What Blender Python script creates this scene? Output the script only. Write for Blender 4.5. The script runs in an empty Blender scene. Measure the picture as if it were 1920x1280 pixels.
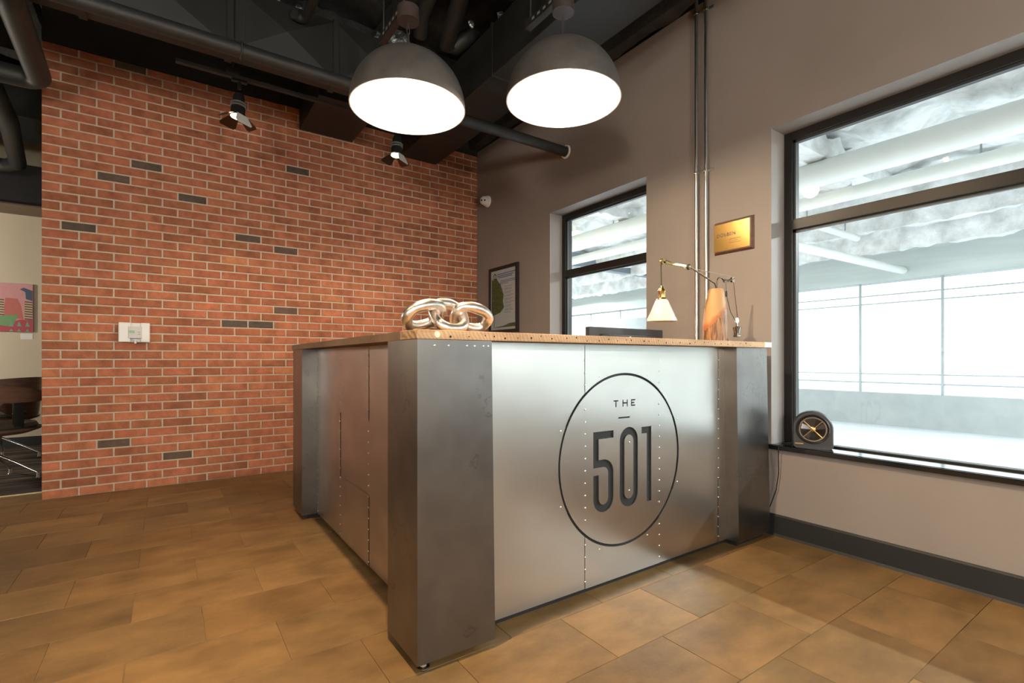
import bpy, bmesh, math, random
from mathutils import Vector, Matrix, noise
random.seed(501)
PI = math.pi
C = bpy.context.scene.collection
SC = bpy.context.scene

# ------------------------------------------------------------------ camera, sky, exposure
PSI, F, H = 0.605, 935.0, 1.008
cam_d = bpy.data.cameras.new('camera'); cam = bpy.data.objects.new('camera', cam_d); C.objects.link(cam)
cam.location = (0, 0, H); cam.rotation_euler = (PI/2, 0, -PSI)
cam_d.sensor_width = 36; cam_d.lens = F*36/1920; cam_d.shift_y = 34/1920; cam_d.clip_start = .05
SC.camera = cam
SC.view_settings.view_transform = 'Standard'; SC.view_settings.look = 'None'
SC.view_settings.gamma = 1; SC.view_settings.use_curve_mapping = False
SC.view_settings.exposure = 0.0
SC.cycles.max_bounces = 10; SC.cycles.diffuse_bounces = 6; SC.cycles.glossy_bounces = 5
SC.cycles.transparent_max_bounces = 12
SC.cycles.caustics_reflective = False; SC.cycles.caustics_refractive = False
SC.cycles.sample_clamp_indirect = 6
W = bpy.data.worlds.new('overcast_sky'); SC.world = W; W.use_nodes = True
W.node_tree.nodes['Background'].inputs[0].default_value = (.90, .96, 1.0, 1)
W.node_tree.nodes['Background'].inputs[1].default_value = 3.2
PENDANT_W, SPOT_W, DOWN_W, FILL_GLOBE_W, FILL_BATTEN_W = 36.0, 40.0, 330.0, 120.0, 470.0
WARM = (1.0, .78, .54)

def light(name, kind, loc, watts, col=WARM, radius=.03, aim=None, angle=None, blend=.5, parent=None):
    d = bpy.data.lights.new(name, kind); d.energy = watts; d.color = col
    d.shadow_soft_size = radius
    if kind == 'SPOT': d.spot_size = angle; d.spot_blend = blend
    o = bpy.data.objects.new(name, d); C.objects.link(o); o.location = loc
    if aim is not None:
        o.rotation_euler = (Vector(aim)-Vector(loc)).to_track_quat('-Z', 'Y').to_euler()
    if parent: o.parent = parent; o.matrix_parent_inverse = parent.matrix_world.inverted()
    return o

def portal(loc, rot, sx, sy):
    """guides the sampling of the sky through an opening; gives no light of its own"""
    d = bpy.data.lights.new('sky_portal', 'AREA'); d.shape = 'RECTANGLE'; d.size = sx; d.size_y = sy; d.cycles.is_portal = True
    o = bpy.data.objects.new('sky_portal', d); C.objects.link(o); o.location = loc; o.rotation_euler = rot
portal((9.36, 6.5, 1.36), (0, PI/2, 0), 1.75, 23)                # garage opening
portal((6.3, 17.9, 1.6), (-PI/2, 0, 0), 6.2, 3.2)                # far end of the garage
portal((4.9, -4.95, 1.6), (PI/2, 0, 0), 3.4, 3.2)                # near end of the garage
portal((-.65, -5.1, 1.6), (PI/2, 0, 0), 5.9, 3.0)                # glazed shopfront behind the camera

# ------------------------------------------------------------------ materials
def nt(name):
    m = bpy.data.materials.new(name); m.use_nodes = True
    t = m.node_tree; return m, t, t.nodes['Principled BSDF']
def N(t, typ, **kw):
    n = t.nodes.new(typ)
    for k, v in kw.items():
        if hasattr(n, k): setattr(n, k, v)
        else: n.inputs[k].default_value = v
    return n
def pm(name, col, rough=.5, metal=0, var=0, scale=8, bump=0, bscale=60, col2=None, stretch=(1, 1, 1), spec=.5, aniso=0, obj=False, detail=5, rvar=0):
    """procedural surface: base colour varied by noise, fine relief by a second noise"""
    m, t, b = nt(name)
    b.inputs['Roughness'].default_value = rough; b.inputs['Metallic'].default_value = metal
    b.inputs['Specular IOR Level'].default_value = spec
    if aniso: b.inputs['Anisotropic'].default_value = aniso
    tc = N(t, 'ShaderNodeTexCoord'); mp = N(t, 'ShaderNodeMapping'); mp.inputs['Scale'].default_value = stretch
    if obj: t.links.new(tc.outputs['Object'], mp.inputs['Vector'])
    else:
        g = N(t, 'ShaderNodeNewGeometry'); t.links.new(g.outputs['Position'], mp.inputs['Vector'])
    c2 = col2 or tuple(min(1, c*(1-var)) for c in col); c1 = col if col2 else tuple(min(1, c*(1+var*.6)) for c in col)
    nz = N(t, 'ShaderNodeTexNoise', Scale=scale, Detail=detail, Roughness=.6)
    t.links.new(mp.outputs[0], nz.inputs['Vector'])
    r = N(t, 'ShaderNodeValToRGB'); r.color_ramp.elements[0].position = .3; r.color_ramp.elements[1].position = .72
    r.color_ramp.elements[0].color = (*c2, 1); r.color_ramp.elements[1].color = (*c1, 1)
    t.links.new(nz.outputs['Fac'], r.inputs[0]); t.links.new(r.outputs[0], b.inputs['Base Color'])
    if rvar:
        mr = N(t, 'ShaderNodeMapRange'); mr.inputs[3].default_value = rough-rvar; mr.inputs[4].default_value = rough+rvar
        t.links.new(nz.outputs['Fac'], mr.inputs[0]); t.links.new(mr.outputs[0], b.inputs['Roughness'])
    if bump:
        n2 = N(t, 'ShaderNodeTexNoise', Scale=bscale, Detail=4); t.links.new(mp.outputs[0], n2.inputs['Vector'])
        bp = N(t, 'ShaderNodeBump', Strength=bump, Distance=.01); t.links.new(n2.outputs['Fac'], bp.inputs['Height'])
        t.links.new(bp.outputs[0], b.inputs['Normal'])
    return m
def emit(name, col, s):
    m, t, b = nt(name); b.inputs['Base Color'].default_value = (*col, 1)
    b.inputs['Emission Color'].default_value = (*col, 1); b.inputs['Emission Strength'].default_value = s; return m
def tinted(name, rough, nscale, stretch, amount, bump, bscale, spec=.4, perobj=True):
    """colour from the mesh attribute 'tint', mottled by noise shifted for every object"""
    m, t, b = nt(name); b.inputs['Roughness'].default_value = rough; b.inputs['Specular IOR Level'].default_value = spec
    a = N(t, 'ShaderNodeAttribute'); a.attribute_name = 'tint'
    g = N(t, 'ShaderNodeNewGeometry'); mp = N(t, 'ShaderNodeMapping'); mp.inputs['Scale'].default_value = stretch
    oi = N(t, 'ShaderNodeObjectInfo'); mul = N(t, 'ShaderNodeMath', operation='MULTIPLY'); mul.inputs[1].default_value = 57
    t.links.new(oi.outputs['Random'], mul.inputs[0])
    cx = N(t, 'ShaderNodeCombineXYZ'); t.links.new(mul.outputs[0], cx.inputs[0]); t.links.new(mul.outputs[0], cx.inputs[2])
    t.links.new(g.outputs['Position'], mp.inputs['Vector'])
    if perobj: t.links.new(cx.outputs[0], mp.inputs['Location'])
    nz = N(t, 'ShaderNodeTexNoise', Scale=nscale, Detail=7, Roughness=.62); t.links.new(mp.outputs[0], nz.inputs['Vector'])
    mr = N(t, 'ShaderNodeMapRange'); mr.inputs[1].default_value = .28; mr.inputs[2].default_value = .72
    mr.inputs[3].default_value = 1-amount; mr.inputs[4].default_value = 1+amount; t.links.new(nz.outputs['Fac'], mr.inputs[0])
    vm = N(t, 'ShaderNodeVectorMath', operation='SCALE'); t.links.new(a.outputs['Color'], vm.inputs[0]); t.links.new(mr.outputs[0], vm.inputs['Scale'])
    t.links.new(vm.outputs[0], b.inputs['Base Color'])
    n2 = N(t, 'ShaderNodeTexNoise', Scale=bscale, Detail=4); t.links.new(g.outputs['Position'], n2.inputs['Vector'])
    bp = N(t, 'ShaderNodeBump', Strength=bump, Distance=.01); t.links.new(n2.outputs['Fac'], bp.inputs['Height']); t.links.new(bp.outputs[0], b.inputs['Normal'])
    return m
def glass_pane(name):
    m, t, b = nt(name); t.nodes.remove(b)
    out = [n for n in t.nodes if n.type == 'OUTPUT_MATERIAL'][0]
    tr = N(t, 'ShaderNodeBsdfTransparent'); tr.inputs[0].default_value = (.93, .96, .95, 1)
    gl = N(t, 'ShaderNodeBsdfGlossy'); gl.inputs['Roughness'].default_value = .0
    fr = N(t, 'ShaderNodeFresnel'); fr.inputs[0].default_value = 1.5
    g = N(t, 'ShaderNodeNewGeometry')                           # reflect on the outer skin of the pane only
    iv = N(t, 'ShaderNodeMath', operation='SUBTRACT'); iv.inputs[0].default_value = 1; t.links.new(g.outputs['Backfacing'], iv.inputs[1])
    fm = N(t, 'ShaderNodeMath', operation='MULTIPLY'); t.links.new(fr.outputs[0], fm.inputs[0]); t.links.new(iv.outputs[0], fm.inputs[1])
    mx = N(t, 'ShaderNodeMixShader'); t.links.new(fm.outputs[0], mx.inputs[0]); t.links.new(tr.outputs[0], mx.inputs[1]); t.links.new(gl.outputs[0], mx.inputs[2])
    t.links.new(mx.outputs[0], out.inputs['Surface']); return m

M = {}
M['taupe'] = pm('taupe_wall_paint', (.26, .228, .206), .55, var=.05, scale=3, bump=.12, bscale=350)
M['cream'] = pm('cream_wall_paint', (.60, .52, .38), .7, var=.04, scale=3, bump=.05, bscale=300)
M['offwhite'] = pm('pale_wall_paint', (.42, .37, .32), .7, var=.05, scale=2, bump=.05, bscale=300)
M['mortar'] = pm('pale_mortar', (.62, .52, .40), .9, var=.12, scale=30, bump=.5, bscale=180)
M['brick'] = tinted('fired_brick', .82, 11, (1, 1, .9), .34, .5, 120)
M['tile'] = tinted('vinyl_tile', .48, 4.2, (1.0, 1.6, 1), .36, .06, 90, .3)
M['grout'] = pm('tile_joint', (.27, .175, .08), .7, var=.1)
M['carpet'] = None
M['black_paint'] = pm('black_ceiling_paint', (.011, .0105, .010), .75, var=.3, scale=5, bump=.2, bscale=60)
M['duct'] = pm('dark_painted_duct', (.017, .0185, .017), .55, var=.25, scale=3, bump=.05, bscale=30)
M['pipe'] = pm('dark_painted_pipe', (.023, .0235, .022), .55, var=.25, scale=9, bump=.1, bscale=90)
M['foam'] = pm('dark_sprayed_foam', (.034, .034, .033), .85, var=.6, scale=6, bump=1.0, bscale=30)
M['foil'] = pm('crumpled_foil', (.55, .58, .58), .35, metal=1, var=.3, scale=30, bump=1, bscale=60)
M['rubber'] = pm('black_rubber_base', (.009, .010, .010), .6, var=.15, scale=6, bump=.05)
M['frame'] = pm('black_anodised_aluminium', (.018, .017, .016), .38, metal=.3, var=.1, scale=12)
M['granite'] = pm('black_granite', (.012, .013, .013), .10, var=.9, scale=160, spec=.7)
M['glass'] = glass_pane('window_glass')
M['steel_dark'] = pm('hot_rolled_steel', (.21, .195, .18), .32, metal=1, var=.28, scale=3.0, detail=3)
def stain(m, scale, width, amount):
    """thin dark tide marks: contour lines of a noise field, kept to a few patches"""
    t = m.node_tree; b = t.nodes['Principled BSDF']; src = b.inputs['Base Color'].links[0].from_socket
    g = N(t, 'ShaderNodeNewGeometry')
    n1 = N(t, 'ShaderNodeTexNoise', Scale=scale, Detail=5); t.links.new(g.outputs['Position'], n1.inputs[0])
    a = N(t, 'ShaderNodeMath', operation='SUBTRACT'); a.inputs[1].default_value = .645; t.links.new(n1.outputs[0], a.inputs[0])
    ab = N(t, 'ShaderNodeMath', operation='ABSOLUTE'); t.links.new(a.outputs[0], ab.inputs[0])
    mr = N(t, 'ShaderNodeMapRange'); mr.inputs[1].default_value = 0; mr.inputs[2].default_value = width; mr.inputs[3].default_value = amount; mr.inputs[4].default_value = 0; t.links.new(ab.outputs[0], mr.inputs[0])
    mx = N(t, 'ShaderNodeMixRGB'); mx.inputs[2].default_value = (.03, .028, .025, 1); t.links.new(mr.outputs[0], mx.inputs[0]); t.links.new(src, mx.inputs[1]); t.links.new(mx.outputs[0], b.inputs['Base Color'])
stain(M['steel_dark'], 7.0, .012, .30)
M['steel'] = pm('brushed_sheet_steel', (.60, .575, .53), .29, metal=1, var=.10, scale=2.0, stretch=(1, 1, 1.5), detail=2)
M['steel_room_tint'] = pm('reflection_tinted_steel', (.52, .47, .43), .33, metal=1, var=.20, scale=2.5, stretch=(1, 1, 1.5), detail=2)  # the room's brown reflection is put into this base colour
M['black'] = pm('black_void_paint', (.006, .006, .006), .7, var=.2)
M['chrome'] = pm('polished_chrome', (.80, .80, .80), .12, metal=1, var=.03)
M['galv'] = pm('galvanised_conduit', (.62, .62, .60), .30, metal=1, var=.12, scale=25)
M['rivet'] = pm('rivet_head', (.85, .83, .78), .3, metal=1, var=.05)
M['brass'] = pm('aged_brass', (.56, .38, .15), .28, metal=1, var=.15, scale=30)
M['bronze'] = pm('antique_bronze', (.115, .085, .055), .36, metal=1, var=.2, scale=40)
M['opal'] = pm('opal_glass', (.66, .62, .56), .2, var=.02)
M['plastic_white'] = pm('white_plastic', (.80, .79, .75), .35, var=.02)
M['plastic_black'] = pm('black_plastic', (.013, .013, .013), .4, var=.1)
M['fan_grey'] = pm('charcoal_plastic', (.022, .023, .026), .45, var=.1)
M['dome'] = pm('rust_grey_dome', (.105, .096, .086), .6, metal=.1, var=.35, scale=7, bump=.1, bscale=80)
M['dome_in'] = pm('white_enamel', (.88, .86, .82), .5, var=.02)
M['rust'] = pm('brown_canopy_paint', (.060, .042, .036), .5, var=.2, scale=20)
M['strut'] = pm('dark_strut_steel', (.028, .025, .020), .5, metal=.2, var=.2)
M['bulb'] = emit('lit_bulb', (1.0, .84, .62), 40)
M['lens'] = emit('lit_spot_lens', (1.0, .78, .48), 14)
M['silver'] = pm('polished_cast_aluminium', (.90, .85, .78), .30, metal=1, var=.12, scale=18, bump=.30, bscale=30, obj=True)
M['paper'] = pm('white_paper', (.78, .76, .72), .6, var=.02)
M['wood_dark'] = pm('dark_walnut', (.12, .055, .026), .35, var=.35, scale=9, stretch=(1, 1, 8), bump=.1)
M['chair_wood'] = pm('walnut_veneer', (.17, .088, .06), .30, var=.35, scale=6, stretch=(1, 1, 6))
M['leather'] = pm('tan_upholstery', (.55, .36, .20), .55, var=.15, scale=30, bump=.3, bscale=200)
M['seat_dark'] = pm('olive_leather', (.06, .05, .035), .5, var=.2, scale=20, bump=.3)
M['garage_white'] = pm('white_sprayed_fireproofing', (.82, .83, .80), .9, var=.42, scale=4, bump=1.0, bscale=18)
M['garage_pipe'] = pm('white_painted_pipe', (.80, .82, .78), .5, var=.05, scale=6)
M['garage_floor'] = pm('pale_concrete_floor', (.50, .52, .55), .8, var=.10, scale=3, stretch=(4, 1, 1))
M['concrete'] = pm('grey_concrete', (.30, .32, .32), .85, var=.1, scale=4, bump=.2)
M['steel_blue'] = pm('blue_grey_steel', (.16, .19, .22), .5, var=.1)
M['cable'] = pm('steel_cable', (.30, .34, .35), .5, var=.1)
def carpet_mat():
    m, t, b = nt('striped_carpet'); b.inputs['Roughness'].default_value = .95
    g = N(t, 'ShaderNodeNewGeometry'); mp = N(t, 'ShaderNodeMapping'); mp.inputs['Scale'].default_value = (.5, 26, 1); t.links.new(g.outputs['Position'], mp.inputs[0])
    n = N(t, 'ShaderNodeTexNoise', Scale=1.0, Detail=3); t.links.new(mp.outputs[0], n.inputs[0])
    r = N(t, 'ShaderNodeValToRGB'); e = r.color_ramp.elements; e[0].position = .45; e[0].color = (.010, .009, .009, 1); e[1].position = .62; e[1].color = (.16, .11, .07, 1)
    t.links.new(n.outputs[0], r.inputs[0]); t.links.new(r.outputs[0], b.inputs['Base Color']); return m
M['carpet'] = carpet_mat()
def sawn_wood(name, c1, c2, c3, kerf=150, along=0):
    m, t, b = nt(name); b.inputs['Roughness'].default_value = .7
    g = N(t, 'ShaderNodeNewGeometry')
    mp = N(t, 'ShaderNodeMapping'); s = [9, 9, 9]; s[along] = 1.6; mp.inputs['Scale'].default_value = s; t.links.new(g.outputs['Position'], mp.inputs[0])
    n = N(t, 'ShaderNodeTexNoise', Scale=2.2, Detail=8, Roughness=.65); t.links.new(mp.outputs[0], n.inputs[0])
    r = N(t, 'ShaderNodeValToRGB'); e = r.color_ramp.elements; e[0].position = .32; e[0].color = (*c2, 1); e[1].position = .66; e[1].color = (*c1, 1)
    x = e.new(.22); x.color = (*c3, 1)
    t.links.new(n.outputs[0], r.inputs[0])
    mp2 = N(t, 'ShaderNodeMapping'); mp2.inputs['Rotation'].default_value = (0, .35, .3); t.links.new(g.outputs['Position'], mp2.inputs[0])
    w = N(t, 'ShaderNodeTexWave', Scale=kerf/6.28, Distortion=6.0); w.bands_direction = 'X' if along == 0 else 'Y'
    w.inputs['Detail'].default_value = 2; t.links.new(mp2.outputs[0], w.inputs[0])
    mx = N(t, 'ShaderNodeMixRGB', blend_type='MULTIPLY'); mx.inputs[0].default_value = .16
    t.links.new(r.outputs[0], mx.inputs[1]); t.links.new(w.outputs['Color'], mx.inputs[2]); t.links.new(mx.outputs[0], b.inputs['Base Color'])
    bp = N(t, 'ShaderNodeBump', Strength=.3, Distance=.004); t.links.new(w.outputs['Fac'], bp.inputs['Height']); t.links.new(bp.outputs[0], b.inputs['Normal'])
    return m
M['reclaimed'] = sawn_wood('reclaimed_sawn_board', (.60, .37, .19), (.40, .22, .105), (.12, .09, .07), along=0)
M['reclaimed_side'] = sawn_wood('reclaimed_weathered_board', (.32, .19, .095), (.19, .105, .05), (.05, .035, .02), along=1)
M['fresh_cut'] = pm('fresh_cut_board_end', (.80, .70, .56), .7, var=.08, scale=20, stretch=(1, 1, 8))
def log_mat():
    """pale sapwood above, rough brown bark side below: a slanting boundary fixed to the log"""
    m, t, b = nt('two_tone_log'); b.inputs['Roughness'].default_value = .55
    tc = N(t, 'ShaderNodeTexCoord'); sp = N(t, 'ShaderNodeSeparateXYZ'); t.links.new(tc.outputs['Object'], sp.inputs[0])
    dt = N(t, 'ShaderNodeVectorMath', operation='DOT_PRODUCT'); dt.inputs[1].default_value = (.82, -.57, -1); t.links.new(tc.outputs['Object'], dt.inputs[0])
    nz = N(t, 'ShaderNodeTexNoise', Scale=22, Detail=4); t.links.new(tc.outputs['Object'], nz.inputs[0])
    d = N(t, 'ShaderNodeMath', operation='MULTIPLY_ADD'); d.inputs[1].default_value = .05; t.links.new(nz.outputs[0], d.inputs[0]); t.links.new(dt.outputs['Value'], d.inputs[2])
    mr = N(t, 'ShaderNodeMapRange'); mr.inputs[1].default_value = -.140; mr.inputs[2].default_value = -.095; t.links.new(d.outputs[0], mr.inputs[0])
    g2 = N(t, 'ShaderNodeMapping'); g2.inputs['Scale'].default_value = (60, 60, 6); t.links.new(tc.outputs['Object'], g2.inputs[0])
    n2 = N(t, 'ShaderNodeTexNoise', Scale=1.6, Detail=6); t.links.new(g2.outputs[0], n2.inputs[0])
    rb = N(t, 'ShaderNodeValToRGB'); e = rb.color_ramp.elements; e[0].position = .38; e[0].color = (.10, .045, .02, 1); e[1].position = .65; e[1].color = (.42, .22, .10, 1)
    t.links.new(n2.outputs[0], rb.inputs[0])
    r = N(t, 'ShaderNodeValToRGB'); e = r.color_ramp.elements; e[0].position = 0; e[0].color = (.44, .255, .105, 1); e[1].position = .55; e[1].color = (.36, .12, .03, 1)
    t.links.new(mr.outputs[0], r.inputs[0])
    mx = N(t, 'ShaderNodeMixRGB'); p = N(t, 'ShaderNodeMath', operation='GREATER_THAN'); p.inputs[1].default_value = .8; t.links.new(mr.outputs[0], p.inputs[0])
    t.links.new(p.outputs[0], mx.inputs[0]); t.links.new(r.outputs[0], mx.inputs[1]); t.links.new(rb.outputs[0], mx.inputs[2]); t.links.new(mx.outputs[0], b.inputs['Base Color'])
    return m
M['log'] = log_mat()
def flat(name, col, rough=.6): return pm(name, col, rough, var=.06, scale=25)

# ------------------------------------------------------------------ mesh helpers
class B:
    """collects shapes into one mesh"""
    def __init__(s): s.bm = bmesh.new(); s.smooth = False
    def box(s, x0, x1, y0, y1, z0, z1, bev=0, mtx=None):
        r = bmesh.ops.create_cube(s.bm, size=1); v = r['verts']
        for q in v:
            q.co = Vector(((x0+x1)/2+q.co.x*(x1-x0), (y0+y1)/2+q.co.y*(y1-y0), (z0+z1)/2+q.co.z*(z1-z0)))
        if bev:
            e = list({e for q in v for e in q.link_edges})
            rr = bmesh.ops.bevel(s.bm, geom=e, offset=bev, segments=2, profile=.6, affect='EDGES')
            v = list({q for f in rr['faces'] for q in f.verts}|{q for q in v if q.is_valid})
        if mtx is not None: bmesh.ops.transform(s.bm, matrix=mtx, verts=[q for q in v if q.is_valid])
        return s
    def hexa(s, bot, top):
        vb = [s.bm.verts.new(p) for p in bot]; vt = [s.bm.verts.new(p) for p in top]; n = len(bot)
        s.bm.faces.new(vb[::-1]); s.bm.faces.new(vt)
        for i in range(n): s.bm.faces.new((vb[i], vb[(i+1) % n], vt[(i+1) % n], vt[i]))
        return s
    def tube(s, pts, r, seg=12, cap=True, closed=False, radii=None):
        pts = [Vector(p) for p in pts]; n = len(pts); rings = []
        up = None
        for i, p in enumerate(pts):
            if closed: d = (pts[(i+1) % n]-pts[i-1]).normalized()
            else: d = (pts[min(i+1, n-1)]-pts[max(i-1, 0)]).normalized()
            if up is None:
                up = Vector((0, 0, 1)) if abs(d.z) < .9 else Vector((1, 0, 0))
            a = (up-d*up.dot(d)).normalized(); up = a; b = d.cross(a)
            rr = radii[i] if radii else r
            rings.append([s.bm.verts.new(p+(a*math.cos(2*PI*k/seg)+b*math.sin(2*PI*k/seg))*rr) for k in range(seg)])
        for i in range(n if closed else n-1):
            A, Bq = rings[i], rings[(i+1) % n]
            for k in range(seg): s.bm.faces.new((A[k], A[(k+1) % seg], Bq[(k+1) % seg], Bq[k]))
        if cap and not closed:
            s.bm.faces.new(rings[0][::-1]); s.bm.faces.new(rings[-1])
        s.smooth = True; return s
    def lathe(s, prof, seg=32, mtx=None, cap=True):
        """prof: (radius, height) from bottom to top around z"""
        rings = []
        for r, z in prof:
            rings.append([s.bm.verts.new((r*math.cos(2*PI*k/seg), r*math.sin(2*PI*k/seg), z)) for k in range(seg)])
        for A, Bq in zip(rings, rings[1:]):
            for k in range(seg): s.bm.faces.new((A[k], A[(k+1) % seg], Bq[(k+1) % seg], Bq[k]))
        if cap: s.bm.faces.new(rings[0][::-1]); s.bm.faces.new(rings[-1])
        if mtx is not None: bmesh.ops.transform(s.bm, matrix=mtx, verts=[v for R in rings for v in R])
        s.smooth = True; return s
    def sphere(s, c, r, seg=16, sc=(1, 1, 1)):
        q = bmesh.ops.create_uvsphere(s.bm, u_segments=seg, v_segments=seg//2, radius=r)
        for v in q['verts']: v.co = Vector((c[0]+v.co.x*sc[0], c[1]+v.co.y*sc[1], c[2]+v.co.z*sc[2]))
        s.smooth = True; return s
    def poly(s, pts, d):
        """planar polygon extruded by vector d"""
        a = [s.bm.verts.new(p) for p in pts]; b = [s.bm.verts.new(Vector(p)+Vector(d)) for p in pts]; n = len(pts)
        s.bm.faces.new(a[::-1]); s.bm.faces.new(b)
        for i in range(n): s.bm.faces.new((a[i], a[(i+1) % n], b[(i+1) % n], b[i]))
        return s
    def mesh(s, name, m=None, tint=None, smooth=None):
        bmesh.ops.recalc_face_normals(s.bm, faces=s.bm.faces)
        me = bpy.data.meshes.new(name); s.bm.to_mesh(me); s.bm.free()
        if m: me.materials.append(m)
        if tint is not None:
            ca = me.color_attributes.new('tint', 'FLOAT_COLOR', 'POINT')
            for d in ca.data: d.color = (*tint, 1)
        if smooth if smooth is not None else s.smooth:
            me.polygons.foreach_set('use_smooth', [True]*len(me.polygons))
            me.set_sharp_from_angle(angle=math.radians(40))
        return me
def link(name, me, parent=None, loc=None, kind=None, label=None, **kw):
    o = bpy.data.objects.new(name, me); C.objects.link(o)
    if loc: o.location = loc
    if parent:
        o.parent = parent
        if loc is None: o.matrix_parent_inverse = world_inv(parent)
    if kind: o['kind'] = kind
    if label: o['label'] = label
    return o
def world_inv(p):
    m = Matrix.Identity(4)
    while p is not None:
        m = (p.matrix_parent_inverse @ Matrix.LocRotScale(p.location, p.rotation_euler, p.scale)) @ m if p.parent else Matrix.LocRotScale(p.location, p.rotation_euler, p.scale) @ m
        p = p.parent
    return m.inverted()
def obj(name, b, m, parent=None, kind=None, label=None):
    return link(name, b.mesh(name, m), parent, kind=kind, label=label)
def struct(name, b, m, parent=None):
    return obj(name, b, m, parent, kind=None if parent else 'structure')
def thing(name, label, cat, loc=(0, 0, 0), group=None):
    o = bpy.data.objects.new(name, None); C.objects.link(o); o.location = loc; o.empty_display_size = .1
    o['label'] = label; o['category'] = cat
    if group: o['group'] = group
    return o
def tag(o, label, cat, group=None):
    o['label'] = label; o['category'] = cat
    if group: o['group'] = group
    return o
def inview(p, margin=40):
    """is a world point inside the photograph's frame"""
    fw = Vector((math.sin(PSI), math.cos(PSI))); rt = Vector((math.cos(PSI), -math.sin(PSI)))
    d = fw.dot(Vector(p[:2]))
    if d < .15: return False
    u = 960+F*rt.dot(Vector(p[:2]))/d; v = 674-F*(p[2]-H)/d
    return -margin < u < 1920+margin and -margin < v < 1280+margin
def font_mesh(text, size, spacing=1.0, extrude=.001):
    cu = bpy.data.curves.new('lettering', 'FONT'); cu.body = text; cu.size = size; cu.extrude = extrude; cu.space_character = spacing
    cu.align_x = 'LEFT'; o = bpy.data.objects.new('lettering', cu); C.objects.link(o)
    dg = bpy.context.evaluated_depsgraph_get(); me = bpy.data.meshes.new_from_object(o.evaluated_get(dg))
    bpy.data.objects.remove(o); bpy.data.curves.remove(cu); return me
def lumpy(x0, x1, y0, y1, z, step, amp, freq, seed=0):
    """a sagging sprayed underside as a displaced grid"""
    b = B(); nx = int((x1-x0)/step)+1; ny = int((y1-y0)/step)+1; g = []
    for i in range(nx+1):
        row = []
        for j in range(ny+1):
            x = x0+(x1-x0)*i/nx; y = y0+(y1-y0)*j/ny
            h = noise.fractal(Vector((x*freq+seed, y*freq, seed)), .8, 2.2, 4)*amp
            row.append(b.bm.verts.new((x, y, z+h)))
        g.append(row)
    for i in range(nx):
        for j in range(ny): b.bm.faces.new((g[i][j], g[i][j+1], g[i+1][j+1], g[i+1][j]))
    b.smooth = True; return b
def fuzzy_beam(p0, p1, w, h, step=.06, amp=.02, seed=0):
    """a sprayed steel beam: a box of four long faces roughened along its length"""
    p0, p1 = Vector(p0), Vector(p1); d = p1-p0; L = d.length; d.normalize(); s = d.cross(Vector((0, 0, 1))).normalized(); n = max(2, int(L/step))
    b = B(); rings = []
    prof = [(-1, -1), (-.35, -1.05), (.35, -1.05), (1, -1), (1.05, 0), (1, 1), (-1, 1), (-1.05, 0)]
    for i in range(n+1):
        c = p0+d*(L*i/n); ring = []
        for a, e in prof:
            q = c+s*(a*w/2)+Vector((0, 0, e*h/2)); k = noise.fractal(q*6+Vector((seed, 0, 0)), .8, 2, 3)*amp
            ring.append(b.bm.verts.new(q+s*(k*a)+Vector((0, 0, k*e))))
        rings.append(ring)
    for A, Q in zip(rings, rings[1:]):
        for k in range(8): b.bm.faces.new((A[k], A[(k+1) % 8], Q[(k+1) % 8], Q[k]))
    b.bm.faces.new(rings[0][::-1]); b.bm.faces.new(rings[-1]); b.smooth = True; return b

XW, YB = 2.89, 4.87
X_IN, X_GL, X_OUT = 2.89, 3.065, 3.16      # inner wall face, glass, outer wall face
YN, XL, ZC = -5.0, -6.0, 4.25              # room end behind the camera, far left wall, deck height

# ------------------------------------------------------------------ the setting: floor
floor = struct('floor', B().box(XL, XW+.05, YN, 5.15, -.12, -.003), M['grout'])
TX, TY = .4572, .304
tints = []
for k in range(14):
    f = .72+.34*random.random(); w = random.uniform(-.04, .04)
    tints.append((.215*f*(1+w), .124*f, .046*f*(1-w)))
tmesh = [B().hexa([(-TX/2+.0008, -TY/2+.0008, -.003), (TX/2-.0008, -TY/2+.0008, -.003), (TX/2-.0008, TY/2-.0008, -.003), (-TX/2+.0008, TY/2-.0008, -.003)],
                  [(-TX/2+.0018, -TY/2+.0018, 0), (TX/2-.0018, -TY/2+.0018, 0), (TX/2-.0018, TY/2-.0018, 0), (-TX/2+.0018, TY/2-.0018, 0)]).mesh('floor_tile', M['tile'], tint=tints[k]) for k in range(14)]
rest = B(); rest_t = []
cells = []
for j in range(-19, 16):
    y0 = .576+.304*j; off = 1.7145 if j % 2 == 0 else 1.486
    for i in range(-18, 4):
        x0 = off+TX*i; x1 = x0+TX; y1 = y0+TY
        if x1 < XL or x0 > XW or y1 < YN or y0 > 5.15: continue
        cut = x1 > XW or y1 > 5.15 or x0 < XL or y0 < YN
        vis = any(inview((x, y, 0), 10) for x in (x0, (x0+x1)/2, x1) for y in (y0, (y0+y1)/2, y1))
        if vis and not (x0 > 1.0 and y0 > 1.75):
            if cut:
                me = B().box(max(x0, XL)+.001, min(x1, XW)-.001, max(y0, YN)+.001, min(y1, 5.15)-.001, -.003, 0).mesh('floor_tile', M['tile'], tint=random.choice(tints)); link('floor_tile', me, floor)
            else: link('floor_tile', random.choice(tmesh), floor, loc=((x0+x1)/2, (y0+y1)/2, 0))
        else:
            n0 = len(rest.bm.verts); rest.box(max(x0, XL)+.001, min(x1, XW)-.001, max(y0, YN)+.001, min(y1, 5.15)-.001, -.003, 0); rest_t += [random.choice(tints)]*8
me = rest.mesh('floor_tile', M['tile']); ca = me.color_attributes.new('tint', 'FLOAT_COLOR', 'POINT')
for d, c in zip(ca.data, rest_t): d.color = (*c, 1)
link('floor_tile', me, floor, kind='stuff')
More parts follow.
